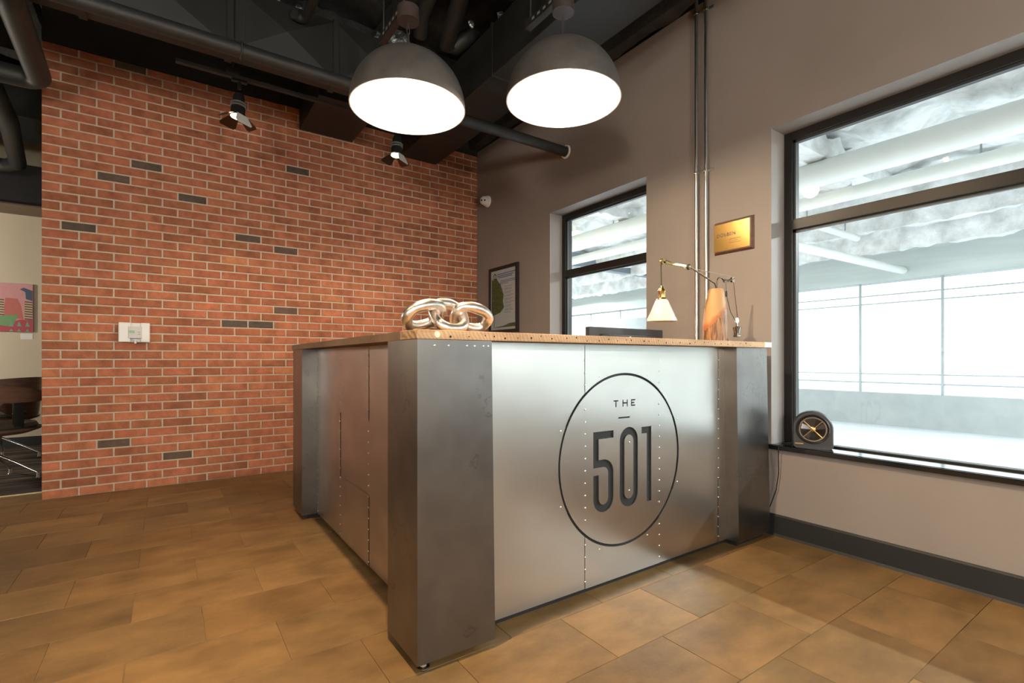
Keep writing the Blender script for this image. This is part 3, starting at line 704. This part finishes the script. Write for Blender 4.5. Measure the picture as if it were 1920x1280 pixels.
# reclaimed wood top: boards laid along each wing
def board(x0, x1, y0, y1, m, z0=1.0745, z1=1.1050, jit=0):
    b = B(); b.box(x0, x1, y0, y1, z0, z1+jit, .0025); return obj('top_board', b, m, desk)
yb = [1.472, 1.615, 1.755, 1.90, 2.05]
for k in range(4):
    board(.652 if k == 0 else 1.22, 2.715 if k == 0 else 2.785, yb[k]+.0008, yb[k+1]-.0008, M['reclaimed'], jit=random.uniform(-.001, .001) if k else 0)
board(2.716, 2.790, 1.472, 1.6142, M['fresh_cut'], 1.0755, 1.1045)
xb = [.655, .80, .945, 1.085, 1.219]
for k in range(4):
    x0, x1 = xb[k]+.0008, xb[k+1]-.0008
    b = B(); n = 24; ring = []
    for i in range(n+1):
        y = 1.6158+(3.60-1.6158)*i/n; dx = .035*(y-1.477)/2.1 if k == 0 else 0; wob = .0025*noise.noise(Vector((y*3, k, 5)))
        ring.append([b.bm.verts.new(p) for p in ((x0+dx+wob, y, 1.0745), (x1, y, 1.0745), (x1, y, 1.105+wob*.8), (x0+dx+wob, y, 1.105+wob*.8))])
    for A, Q in zip(ring, ring[1:]):
        for j in range(4): b.bm.faces.new((A[j], A[(j+1) % 4], Q[(j+1) % 4], Q[j]))
    b.bm.faces.new(ring[0][::-1]); b.bm.faces.new(ring[-1]); obj('top_board', b, M['reclaimed_side'], desk)
b = B(); random.seed(8)
for k in range(34):
    x = .78+1.86*(k+random.uniform(-.3, .3))/34; b.lathe([(.0035*random.uniform(.6, 1.3), 0), (.002, .0012)], 7, Matrix.Translation((x, 1.4722, 1.0895+random.uniform(-.007, .006))) @ Matrix.Rotation(PI/2, 4, 'X'))
obj('nail_hole', b, M['black'], desk, kind='stuff')
obj('wood_plug', B().lathe([(.0105, 0), (.0105, .002), (.009, .0026)], 20, Matrix.Translation((.722, 1.4722, 1.090)) @ Matrix.Rotation(PI/2, 4, 'X')), M['fresh_cut'], desk, label='pale round plug in the top edge')
obj('work_surface', B().box(1.24, 2.78, 1.705, 2.45, .71, .74, .003).box(.935, 1.24, 1.705, 3.3, .71, .74, .003), M['wood_dark'], desk)
for q in ((2.74, 2.78, 1.78, 2.42), (.98, 1.22, 3.26, 3.30)): obj('end_panel', B().box(*q, .004, .71), M['black'], desk)

# ------------------------------------------------------------------ on the desk
t = thing('chain_sculpture', 'silver sculpture of three chunky interlocked links on the desk corner', 'sculpture', (.83, 1.60, 1.105))
def chain_link(cx, cy, cz, a, bw, tiltv, roll, r=.0165):
    u = Vector((math.cos(roll), 0, math.sin(roll))); v = Vector((0, tiltv, math.sqrt(1-tiltv*tiltv))); v = (v-u*v.dot(u)).normalized()
    pts = []
    n = 40
    for k in range(n):
        th = 2*PI*k/n; cu, su = math.cos(th), math.sin(th)
        pts.append(Vector((cx, cy, cz))+u*a*math.copysign(abs(cu)**.75, cu)+v*bw*math.copysign(abs(su)**.85, su))
    b = B().tube(pts, r, 14, closed=True, radii=[r*(1+.07*math.sin(5*2*PI*k/n)) for k in range(n)])
    return b
obj('chain_link', chain_link(.737, 1.605, 1.163, .066, .044, -.66, .24, .0195), M['silver'], t)
obj('chain_link', chain_link(.832, 1.600, 1.1655, .058, .058, .58, 0, .0185), M['silver'], t)
obj('chain_link', chain_link(.927, 1.605, 1.163, .066, .044, -.66, -.24, .0195), M['silver'], t)

t = thing('desk_lamp', 'jointed brass lamp rising from a wooden log with white cone shade', 'lamp', (2.475, 1.62, 1.105))
lg = B(); prof = [(.060, 0), (.063, .03), (.064, .10), (.058, .18), (.047, .25), (.0395, .285), (.034, .292)]
lg.lathe(prof, 40)
for v in lg.bm.verts:
    k = 1+.05*noise.noise(Vector((v.co.x*20, v.co.y*20, v.co.z*8))); v.co.x *= k; v.co.y *= k
    v.co.x += .012*(v.co.z/.29)
o = link('log_base', lg.mesh('log_base', M['log']), t, loc=(0, 0, .0))
obj('foot_disc', B().lathe([(.05, 0), (.05, .014), (.044, .021), (.006, .024)], 28, Matrix.Translation((2.585, 1.665, 1.105))), M['plastic_black'], t)
Y = 1.62
obj('lower_arm', B().tube([(2.490, Y, 1.38), (2.488, Y, 1.41), (2.475, Y, 1.428), (2.252, Y, 1.494)], .0045, 10), M['bronze'], t)
obj('upper_arm', B().box(2.035, 2.215, Y-.006, Y-.002, 1.489, 1.499).box(2.035, 2.215, Y+.002, Y+.006, 1.486, 1.496), M['brass'], t)
obj('knuckle', B().lathe([(.012, -.008), (.015, -.006), (.015, .006), (.012, .008)], 18, Matrix.Translation((2.245, Y, 1.492)) @ Matrix.Rotation(PI/2, 4, 'X')).tube([(2.245, Y, 1.492), (2.21, Y, 1.494)], .005, 8), M['bronze'], t)
obj('hook', B().tube([(2.494, Y, 1.38), (2.497, Y, 1.43)]+[(2.53-.033*math.cos(a), Y, 1.437+.026*math.sin(a)) for a in [PI*k/14*.92 for k in range(15)]]+[(2.575, Y, 1.445)], .0042, 10), M['bronze'], t)
b = B().lathe([(.010, -.006), (.016, -.006), (.013, 0), (.016, .006), (.010, .006)], 20, Matrix.Translation((2.035, Y, 1.497)) @ Matrix.Rotation(PI/2, 4, 'X'))
obj('pulley', b, M['brass'], t)
b = B().lathe([(.008, -.006), (.015, -.006), (.012, 0), (.015, .006), (.008, .006)], 20, Matrix.Translation((2.645, Y, 1.462)) @ Matrix.Rotation(PI/2, 4, 'X')).tube([(2.565, Y, 1.452), (2.60, Y, 1.452), (2.66, Y, 1.470)], .007, 8)
obj('pulley', b, M['bronze'], t)
obj('cord', B().tube([(2.022, Y, 1.49), (2.026, Y, 1.36)], .0025, 8).tube([(2.03, Y, 1.512), (2.24, Y, 1.479), (2.30, Y, 1.487), (2.625, Y, 1.478)], .0018, 6)
    .tube([(2.655, Y, 1.46), (2.697, Y, 1.245)], .0022, 6).tube([(2.583, Y, 1.44), (2.588, Y, 1.37), (2.625, Y, 1.28), (2.672, Y, 1.232)], .0022, 6), M['bronze'], t)
obj('cord_grip', B().lathe([(.005, 0), (.006, .002), (.006, .03), (.005, .032)], 12, Matrix.Translation((2.586, Y, 1.362))), M['plastic_black'], t)
obj('cord_wheel', B().lathe([(.006, -.004), (.017, -.004), (.017, .004), (.006, .004)], 20, Matrix.Translation((2.688, Y, 1.232)) @ Matrix.Rotation(PI/2, 4, 'X')), M['plastic_white'], t, label='white pulley wheel on the counterweight')
obj('counterweight', B().lathe([(.017, 0), (.021, .003), (.0205, .009), (.017, .012), (.018, .035), (.023, .048), (.024, .054), (.010, .060), (.007, .062), (.007, .085)], 24, Matrix.Translation((2.692, Y, 1.138))), pm('gunmetal', (.30, .28, .25), .22, metal=1, var=.1), t)
T = Matrix.Translation((2.029, Y, 0))
obj('lamp_socket', B().lathe([(.026, 1.309), (.022, 1.315), (.017, 1.317), (.017, 1.345), (.020, 1.350), (.015, 1.358), (.007, 1.370), (.005, 1.378)], 24, T), M['brass'], t)
obj('lamp_shade', B().lathe([(.0705, 1.200), (.073, 1.198), (.073, 1.204), (.030, 1.302), (.020, 1.311), (.018, 1.311), (.028, 1.300), (.0705, 1.203)], 40, T, cap=False), M['opal'], t)
obj('shade_screw', B().tube([(2.029-.035, Y, 1.309), (2.029+.035, Y, 1.309)], .0028, 8), M['brass'], t)

t = thing('monitor', 'black computer monitor seen from behind over the desk top', 'monitor', (2.2, 2.02, .74))
obj('back_shell', B().box(1.893, 2.515, 2.0, 2.03, .83, 1.19, .006).box(1.98, 2.43, 1.985, 2.0, .88, 1.15, .006), M['plastic_black'], t)
obj('screen', B().box(1.905, 2.503, 2.0301, 2.0315, .845, 1.178), pm('dark_screen', (.01, .01, .012), .15), t)
obj('emblem', B().lathe([(.014, 0), (.014, .001), (.011, .0015)], 24, Matrix.Translation((2.205, 1.985, 1.128)) @ Matrix.Rotation(PI/2, 4, 'X')), M['chrome'], t)
obj('stand', B().box(2.17, 2.24, 1.99, 2.02, .76, .95, .004).box(2.07, 2.34, 1.93, 2.12, .7405, .752, .003), M['plastic_black'], t)
o = obj('paper_sheet', B().box(1.60, 1.80, 1.70, 1.90, 1.1065, 1.1072), M['paper']); tag(o, 'white paper sheet lying on the desk top before the monitor', 'paper')
o = obj('paper_sheet', B().box(.78, .99, 2.35, 2.62, 1.1065, 1.110), M['paper']); tag(o, 'thin stack of pale leaflets on the left wing of the desk', 'paper')

# ------------------------------------------------------------------ on the walls
t = thing('security_camera', 'white dome security camera on the grey wall by the brick corner', 'camera', (2.89, 4.63, 2.737))
Q = Matrix.Translation((2.89, 4.64, 2.737)) @ Matrix.Rotation(-PI/2, 4, 'Y')
obj('base', B().lathe([(.062, 0), (.062, .012), (.052, .035), (.046, .05)], 32, Q), M['plastic_white'], t)
dirv = (Vector((0, 0, 1.6))-Vector((2.83, 4.62, 2.735))).normalized(); dirv = (dirv+Vector((-.2, .15, 0))).normalized()
obj('eyeball', B().sphere((2.833, 4.628, 2.735), .047, 24), M['plastic_white'], t)
b = B()
for off in (-.017, .017):
    s = Vector((0, 0, 1)).cross(dirv).normalized(); p = Vector((2.833, 4.628, 2.735))+dirv*.042+s*off
    b.lathe([(.0095, -.004), (.0095, .003), (.004, .004)], 16, Matrix.Translation(p) @ dirv.to_track_quat('Z', 'Y').to_matrix().to_4x4())
obj('camera_lens', b, M['plastic_black'], t)

def on_wall(b, x): return b
t = thing('framed_poster', 'black framed poster of a green tree on the grey wall', 'poster', (2.89, 4.33, 1.3))
fy0, fy1, fz0, fz1 = 4.585, 4.048, 1.285, 1.983
b = B(); f = .036
b.box(2.862, 2.888, fy1, fy1+f, fz0, fz1, .003); b.box(2.862, 2.888, fy0-f, fy0, fz0, fz1, .003)
b.box(2.862, 2.888, fy1+f, fy0-f, fz0, fz0+f, .003); b.box(2.862, 2.888, fy1+f, fy0-f, fz1-f, fz1, .003)
obj('frame', b, M['plastic_black'], t)
pp = pm('poster_paper', (.62, .56, .58), .35, var=.08, scale=3, col2=(.50, .55, .62))
p = obj('print', B().box(2.872, 2.878, fy1+f, fy0-f, fz0+f, fz1-f), pp, t)
xp = 2.8715
def pblob(n, y, z, ry, rz, seed, m, nm):
    b = B(); pts = []
    for k in range(n):
        a = 2*PI*k/n; r = 1+.28*noise.noise(Vector((math.cos(a)*2.2, math.sin(a)*2.2, seed))); pts.append((xp, y+ry*r*math.cos(a), z+rz*r*math.sin(a)))
    b.poly(pts, (.0005, 0, 0)); return obj(nm, b, m, p)
gm = pm('printed_leaves', (.085, .125, .035), .5, var=.6, scale=40)
b = B(); lp = []
prof = [(.0, 1.47), (.10, 1.50), (.15, 1.55), (.135, 1.62), (.15, 1.68), (.12, 1.74), (.105, 1.80), (.07, 1.83), (.05, 1.875), (.02, 1.85), (0, 1.87)]
yl = fy0-f-.02
pts = [(xp, yl-1.55*y-.022*noise.noise(Vector((y*9, z*40, 3))), z) for y, z in prof]
# left edge of the print cuts the tree
b.poly([(xp, yl, 1.47)]+pts+[(xp, yl, 1.87)], (.0005, 0, 0)); obj('printed_tree', b, gm, p)
obj('printed_trunk', B().box(xp, xp+.0005, yl-.045, yl-.035, 1.352, 1.48), M['wood_dark'], p)
b = B().poly([(xp, yl, 1.345), (xp, yl-.22, 1.36), (xp, yl-.33, 1.382), (xp, fy1+f+.01, 1.385), (xp, fy1+f+.01, 1.345)], (.0005, 0, 0)); obj('printed_ground', b, gm, p)
ink = flat('printed_ink', (.11, .16, .34)); ink2 = flat('printed_small_ink', (.24, .25, .32))
b = B()
for k, (z, ya, yc) in enumerate(((1.905, .10, .46), (1.885, .10, .40), (1.868, .12, .38))): b.box(xp, xp+.0005, yl-yc, yl-ya, z-.005, z+.004)
for k, (ya, yc, z) in enumerate(((.16, .43, 1.83), (.16, .45, 1.815), (.16, .30, 1.80))): b.box(xp, xp+.0005, yl-yc, yl-ya, z-.003, z+.003)
obj('printed_heading', b, ink, p)
b = B(); z = 1.765
for k in range(16):
    b.box(xp, xp+.0005, yl-.40+random.uniform(-.01, .05), yl-.24, z-.002, z+.0025); z -= .013 if k % 2 else .022
obj('printed_text', b, ink2, p)
hs = [(yl-.02, 1.895), (yl-.055, 1.925), (yl-.09, 1.895), (yl-.083, 1.895), (yl-.083, 1.86), (yl-.027, 1.86), (yl-.027, 1.895)]
hi = [(yl-.035, 1.893), (yl-.055, 1.910), (yl-.075, 1.893), (yl-.075, 1.868), (yl-.035, 1.868)]
obj('printed_house', B().poly([(xp, *q) for q in hs], (.0005, 0, 0)), flat('black_print', (.02, .02, .02)), p)
obj('printed_house_inside', B().poly([(xp-.0003, *q) for q in hi], (.0004, 0, 0)), pp, p)
obj('printed_equal_bar', B().box(xp-.0006, xp, yl-.066, yl-.044, 1.886, 1.890).box(xp-.0006, xp, yl-.066, yl-.044, 1.877, 1.881), flat('black_print_bar', (.02, .02, .02)), p)
gp = B().box(2.868, 2.8695, fy1+f, fy0-f, fz0+f, fz1-f); obj('glazing', gp, M['glass'], t)

t = thing('wall_plaque', 'small brass plaque on a dark wooden board above the desk lamp', 'plaque', (2.89, 1.76, 1.67))
b = B(); y0, y1, z0, z1 = 1.628, 1.892, 1.672, 1.877; c = .014
def frustum(b, x0, x1, c):
    return b.hexa([(x0, y0, z0), (x0, y1, z0), (x0, y1, z1), (x0, y0, z1)], [(x1, y0+c, z0+c), (x1, y1-c, z0+c), (x1, y1-c, z1-c), (x1, y0+c, z1-c)])
frustum(b, 2.889, 2.872, .012)
obj('board', b, M['wood_dark'], t)
obj('brass_plate', B().box(2.8695, 2.8725, y0+.019, y1-.008, z0+.018, z1-.018), pm('satin_brass_plate', (.80, .50, .16), .22, metal=1, var=.06, scale=6), t)
def text_on_wall(txt, y, z, size, x, m, parent, name, sx=1, spacing=1.0):
    me = font_mesh(txt, size, spacing, .0003); me.materials.clear(); me.materials.append(m)
    for v in me.vertices: v.co = Vector((x-v.co.z, y-v.co.x*sx, z+v.co.y))
    return link(name, me, parent)
text_on_wall('DOLBEN', 1.865, 1.778, .030, 2.869, flat('engraved_navy', (.05, .04, .10)), t, 'lettering', 1.0, 1.15)
b = B()
for k in range(3): b.box(2.8690, 2.8695, 1.705+.02*(k == 1), 1.778, 1.753-k*.012, 1.757-k*.012)
obj('engraved_line', b, flat('engraved_brown', (.30, .17, .06)), t)

def conduit(y, zs, label):
    t = thing('conduit', label, 'conduit', (2.872, y, 0), 'steel conduits on the grey wall')
    obj('tube', B().tube([(2.872, y, .03), (2.872, y, 3.9)], .0115, 14), M['galv'], t)
    for z in zs:
        obj('strap', B().box(2.857, 2.889, y-.014, y+.014, z-.009, z+.009, .003).box(2.882, 2.889, y-.045, y-.01, z-.008, z+.008, .002), M['galv'], t)
conduit(2.014, (2.24, 3.29), 'left of two steel conduits rising behind the desk lamp')
conduit(1.942, (2.235, 3.28), 'right of two steel conduits rising behind the desk lamp')

t = thing('wall_controller', 'white boxed thermostat with small green display on the brick wall', 'thermostat', (-.21, 4.87, 1.14))
x0, x1, z0, z1 = -.306, -.111, 1.142, 1.293
obj('back_plate', B().box(x0, x1, 4.858, 4.869, z0, z1, .006), M['plastic_white'], t)
obj('guard_frame', B().box(x0, x0+.075, 4.815, 4.858, z0, z1, .008).box(x1-.06, x1, 4.815, 4.858, z0, z1, .008).box(x0+.075, x1-.06, 4.82, 4.83, z0+.032, z1-.032, .002), M['plastic_white'], t)
obj('keypad', B().box(x0+.06, x1-.05, 4.808, 4.822, z0+.03, z1-.03, .004), pm('pale_grey_plastic', (.62, .60, .57), .5), t)
obj('display', B().box(x0+.066, x0+.10, 4.8065, 4.809, 1.212, 1.232), pm('green_display', (.25, .48, .28), .4), t)
obj('button', B().box(x1-.075, x1-.06, 4.806, 4.809, 1.217, 1.223).box(x1-.075, x1-.06, 4.806, 4.809, 1.200, 1.206), pm('grey_button', (.35, .34, .33), .5), t)
obj('clip', B().box(-.21, -.195, 4.83, 4.858, z0-.010, z0+.014, .003), M['plastic_white'], t)

# ------------------------------------------------------------------ fan heater on the sill
t = thing('desk_fan', 'round black fan in an arched case on the granite sill', 'fan', (2.962, 1.34, .5185))
ang = math.atan2(-.91, .41)   # turn the face toward the room
def fan_mtx(): return Matrix.Translation((2.962, 1.335, .5185)) @ Matrix.Rotation(math.radians(-64), 4, 'Z')
FM = fan_mtx()
def fb(b): bmesh.ops.transform(b.bm, matrix=FM, verts=b.bm.verts); return b
ww, hh, dd = .097, .205, .046
out = [(-ww+.012, 0), (ww-.012, 0), (ww, .012)]+[(ww*math.cos(a), hh-ww+ww*math.sin(a)) for a in [PI*k/20 for k in range(21)]]+[(-ww, .012)]
cz, ro = hh-ww, .078
b = B()
vo = [[b.bm.verts.new((x*s, y, cz+(z-cz)*s if z > .02 else z)) for x, z in out] for y, s in ((dd, .93), (dd-.012, 1), (-dd+.008, 1), (-dd, .95))]
n = len(out)
for A, Q in zip(vo, vo[1:]):
    for k in range(n): b.bm.faces.new((A[k], A[(k+1) % n], Q[(k+1) % n], Q[k]))
b.bm.faces.new(vo[0]); b.bm.faces.new(vo[-1][::-1]); b.smooth = True
obj('case', fb(b), M['fan_grey'], t)
R = Matrix.Translation((0, -dd, cz)) @ Matrix.Rotation(PI/2, 4, 'X')
obj('rim', fb(B().lathe([(.079, .0), (.081, .008), (.077, .012), (.068, .006), (.066, .001)], 40, R, cap=False)), M['plastic_black'], t)
obj('bowl', fb(B().lathe([(.066, .0015), (.062, .005), (.035, .004), (.012, .002), (.001, .002)], 40, R, cap=False)), pm('dark_mirror_bowl', (.05, .05, .05), .12, metal=1), t)
b = B()
for k in range(3):
    for r in (.022, .040, .058): pass
for r in (.062, .066): b.tube([(r*math.cos(a), -dd-.012, cz+r*math.sin(a)) for a in [2*PI*k/40 for k in range(40)]], .0014, 6, closed=True)
obj('grille_ring', fb(b), M['chrome'], t)
b = B()
for a in (PI/4, 3*PI/4): b.tube([(-.062*math.cos(a), -dd-.013, cz-.062*math.sin(a)), (.062*math.cos(a), -dd-.013, cz+.062*math.sin(a))], .0022, 8)
obj('grille_bar', fb(b), M['brass'], t)
b = B()
for k in range(5):
    a = 2*PI*k/5+.3; c, s = math.cos(a), math.sin(a)
    b.poly([(c*.012-s*.006, -dd-.006, cz+s*.012+c*.006), (c*.055-s*.018, -dd-.009, cz+s*.055+c*.018), (c*.057+s*.012, -dd-.005, cz+s*.057-c*.012), (c*.012+s*.006, -dd-.004, cz+s*.012-c*.006)], (0, .0012, 0))
obj('blade', fb(b), pm('smoked_blade', (.10, .10, .11), .12, metal=1), t)
obj('hub', fb(B().lathe([(.013, .003), (.013, .012), (.008, .0145)], 20, R)), M['brass'], t)
obj('badge', fb(B().box(-.085, -.045, -dd-.0008, -dd+.004, .022, .027)), M['brass'], t)
o = obj('power_cord', B().tube([(3.0, 1.46, .5225), (2.95, 1.50, .5215), (2.868, 1.470, .5215), (2.858, 1.468, .515), (2.858, 1.470, .46), (2.870, 1.475, .36), (2.872, 1.49, .26), (2.872, 1.525, .16), (2.872, 1.56, .10)], .0028, 8), M['plastic_black'])
tag(o, 'thin black cord hanging from the granite sill down the grey wall', 'cord')

# ------------------------------------------------------------------ far room at the left
t = thing('canvas_painting', 'pink abstract canvas with green and red shapes on the cream wall', 'painting', (-1.5, 7.99, 1.33))
px0, px1, pz0, pz1 = -2.05, -1.288, 1.330, 1.885; yp = 7.965
cv = obj('canvas', B().box(px0, px1, yp, 7.998, pz0, pz1, .003), flat('pink_paint', (.62, .30, .29)), t)
def pshape(pts, m, nm, d=.0012, lift=0): return obj(nm, B().poly([(px1-.30+u, yp-d-lift, pz0+v) for u, v in pts], (0, d, 0)), m, cv)
red = flat('crimson_paint', (.42, .06, .075)); cor = flat('coral_paint', (.50, .14, .11)); grn = flat('green_paint', (.16, .33, .13)); blu = flat('slate_blue_paint', (.06, .085, .15)); tea = flat('teal_paint', (.20, .33, .25)); crm = flat('stripe_cream', (.55, .45, .28)); brn = flat('stripe_brown', (.14, .06, .05))
pshape([(-.45, 0), (.296, 0), (.296, .14), (.19, .14), (.1, .10), (-.45, .10)], red, 'painted_patch')
pshape([(.05, .18), (.22, .14), (.20, .30), (.17, .38), (.07, .385)], cor, 'painted_patch')
pshape([(-.2, .10), (.13, .055), (.18, .20), (.05, .18), (-.2, .17)], grn, 'painted_patch', lift=.0008)
pshape([(.19, .49), (.22, .51), (.296, .48), (.296, .36), (.24, .38), (.235, .46)], blu, 'painted_patch')
for u0, u1, v0, v1 in ((-.02, .06, .19, .36), (.23, .296, .145, .345)):
    k = 0; v = v0
    while v < v1: pshape([(u0, v), (u1, v-.006), (u1, v+.008), (u0, v+.014)], crm if k % 2 else brn, 'painted_stripe', lift=.0005); v += .014; k += 1
for u in (.10, .165, .235):
    pshape([(u, .0), (u+.035, .0), (u+.018, .035)], tea, 'painted_triangle', lift=.0006)
    pshape([(u, .06), (u+.04, .06), (u+.016, .125)], tea, 'painted_triangle', lift=.001)
o = obj('wall_label', B().box(-1.40, -1.295, 7.994, 7.999, 1.245, 1.312), M['paper']); tag(o, 'small white caption card on the cream wall below the painting', 'sign')

def armchair(cx, cy, rz, label):
    t = thing('lounge_chair', label, 'chair', (cx, cy, 0), 'walnut shell armchairs in the far room')
    t.rotation_euler = (0, 0, rz)
    def at(b):
        bmesh.ops.transform(b.bm, matrix=Matrix.Translation((cx, cy, 0)) @ Matrix.Rotation(rz, 4, 'Z'), verts=b.bm.verts); return b
    # local: faces +x; wraparound band from arm tip over the back to the other arm tip
    b = B(); n = 28; inner, outr = [], []
    def band(b, ro, thick, zlo, zhi):
        R = []
        for i in range(n+1):
            a = math.radians(52+(308-52)*i/n); f = abs(a-PI)/math.radians(128); ex = 1.12 if f > .5 else 1
            z0, z1 = zlo(f), zhi(f)
            ring = []
            for rr, zz in ((ro, z0), (ro+.03, z1), (ro+.03-thick, z1), (ro-thick, z0)): ring.append(b.bm.verts.new((rr*math.cos(a)*ex, rr*math.sin(a)*1.0, zz)))
            R.append(ring)
        for A, Q in zip(R, R[1:]):
            for j in range(4): b.bm.faces.new((A[j], A[(j+1) % 4], Q[(j+1) % 4], Q[j]))
        b.bm.faces.new(R[0][::-1]); b.bm.faces.new(R[-1]); b.smooth = True; return b
    zhi = lambda f: .835-.10*f**2; zlo = lambda f: .42+.24*min(1, (f/.55))**2
    obj('shell_back', at(band(B(), .30, .016, zlo, zhi)), M['chair_wood'], t)
    obj('back_pad', at(band(B(), .282, .035, lambda f: zlo(f)+.04, lambda f: zhi(f)-.008)), M['leather'], t)
    obj('seat_shell', at(B().lathe([(.05, .385), (.22, .395), (.30, .425), (.31, .445), (.295, .445), (.2, .415), (.03, .41)], 36)), M['chair_wood'], t)
    obj('seat_cushion', at(B().lathe([(.10, .43), (.27, .432), (.285, .46), (.27, .485), (.1, .492)], 36)), M['seat_dark'], t)
    for s in (-1, 1): obj('arm_bracket', at(B().box(-.02, .05, s*.27-.012, s*.27+.012, .45, .70, .006).sphere((.03, s*.262, .57), .04, 14, (1.4, .5, .7))), M['plastic_black'], t)
    obj('pedestal', at(B().lathe([(.035, .16), (.035, .28), (.022, .285), (.022, .39)], 20)), M['chrome'], t)
    for k in range(4):
        a = -.95+k*PI/2; c, s = math.cos(a), math.sin(a)
        l = obj('leg', at(B().tube([(c*.02, s*.02, .235), (c*.16, s*.16, .15), (c*.30, s*.30, .055)], .011, 10, radii=[.014, .012, .010])), M['chrome'], t)
        obj('glide', at(B().lathe([(.016, .005), (.018, .012), (.012, .02), (.012, .055), (.008, .06)], 14, Matrix.Translation((c*.30, s*.30, 0)))), M['chrome'], l)
    return t
armchair(-1.19, 5.80, .75, 'near walnut armchair on a chrome star base, cut by the photo edge')
armchair(-1.38, 6.95, 2.6, 'farther walnut armchair mostly hidden behind the first')

# ------------------------------------------------------------------ parking garage outside the windows
struct('garage_floor', B().box(X_OUT, 9.45, -5, 18, -.3, -.02), M['garage_floor'])
gc = struct('garage_ceiling', lumpy(X_OUT+.05, 9.6, -5, 18, 3.05, .11, .12, 2.6, 7), M['garage_white'])
for k, y in enumerate((-5.0, -2.6, -.2, 2.2, 4.6, 7.0, 9.4, 12)):
    obj('garage_beam', fuzzy_beam((3.4, y, 2.96), (9.3, y, 2.96), .16, .20, .08, .04, 40+k), M['garage_white'], gc)
for k, (x, zb, hb) in enumerate(((3.55, 2.98, .14), (4.3, 2.96, .14), (6.5, 2.80, .34), (7.4, 2.78, .30), (8.35, 2.72, .36))):
    obj('garage_joist', fuzzy_beam((x, -4.8, zb), (x, 18, zb), .12, hb, .09, .04, 60+k), M['garage_white'], gc)
struct('garage_header', B().box(9.2, 9.5, -5, 18, 2.232, 3.6), pm('pale_header_concrete', (.52, .56, .54), .85, var=.15, scale=2, bump=.2, stretch=(1, .3, 3)))
struct('garage_parapet', B().box(9.22, 9.42, -14, 18, -.3, .485), M['concrete'])
struct('reflection_dimming_wall', B().box(6.6, 9.5, -5.0, -4.8, -.3, 3.6).box(9.1, 9.22, -4.8, -2.4, -.02, 3.4), M['concrete'])  # unseen walls added to dim what the steel front reflects
struct('garage_ramp_wall', B().box(8.55, 8.75, 7.2, 16, -.02, 1.93), M['concrete'])
struct('street', B().box(9.5, 60, -60, 60, -1.5, -1.2), M['garage_floor'])
t = pipe_thing('thick white pipe under the garage ceiling nearest the window', [(5.0, -10, 2.74), (5.0, 15, 2.74)], .115, 'garage_pipe')
for y in (-1.5, .6, 2.7, 4.8): obj('pipe_hanger', B().tube([(5.0, y, 2.85), (5.0, y, 3.1)], .008, 8), M['cable'], t)
t = pipe_thing('thinner white pipe beyond the thick garage pipe', [(5.6, -10, 2.665), (5.6, 15, 2.665)], .068, 'garage_pipe')
for y in (-1, 1.2, 3.2): obj('pipe_hanger', B().tube([(5.6, y, 2.73), (5.6, y, 3.1)], .008, 8), M['cable'], t)
t = pipe_thing('white cross pipe low under the garage ceiling', [(5.75, 2.81, 2.60), (7.45, 2.81, 2.60)], .042, 'garage_pipe')
for x in (6.1, 7.1): obj('pipe_hanger', B().tube([(x, 2.81, 2.63), (x, 2.81, 3.1)], .008, 8), M['cable'], t)
pipe_thing('long white pipe crossing the garage beyond the tall window', [(4.5, 3.02, 2.36), (9.19, 2.85, 2.36)], .055, 'garage_pipe')
o = obj('steel_beam', B().box(4.2, 8.28, 6.6, 6.75, 2.66, 2.90, .004), M['steel_blue']); tag(o, 'blue-grey steel beam across the garage seen in the small window', 'beam')
t = thing('cable_railing', 'cable railing of thin steel posts along the garage opening', 'railing', (9.3, 2.4, .485))
for k in range(-8, 12): obj('post', B().box(9.29, 9.32, 2.41+1.05*k-.015, 2.41+1.05*k+.015, .48, 2.24), M['cable'], t)
for z in (.645, .783, 1.898, 2.028): obj('cable', B().tube([(9.305, -9, z), (9.305, 17, z)], .009, 6), M['cable'], t)

def batten(x, y, label):  # fill light: unseen fittings added to brighten the garage
    t = thing('garage_fill_light', label, 'light', (x, y, 2.6), 'added garage fill battens')
    obj('body', B().box(x-.06, x+.06, y-.6, y+.6, 2.60, 2.65, .004).box(x-.02, x+.02, y-.02, y+.02, 2.65, 3.05), M['garage_pipe'], t)
    obj('diffuser', B().box(x-.045, x+.045, y-.58, y+.58, 2.585, 2.599, .004), emit('lit_fill_batten', (.92, .97, 1), 12), t)
    d = light('fill_batten_glow', 'AREA', (x, y, 2.58), FILL_BATTEN_W, (.92, .97, 1), .1); d.data.shape = 'RECTANGLE'; d.data.size = .09; d.data.size_y = 1.16
batten(6.0, -.9, 'added garage fill batten hidden right of the big window')
batten(6.0, -3.6, 'second added garage fill batten right of the big window')
batten(7.8, 9.6, 'added garage fill batten beyond the small window')
batten(4.2, 5.2, 'added garage fill batten left of the small window')
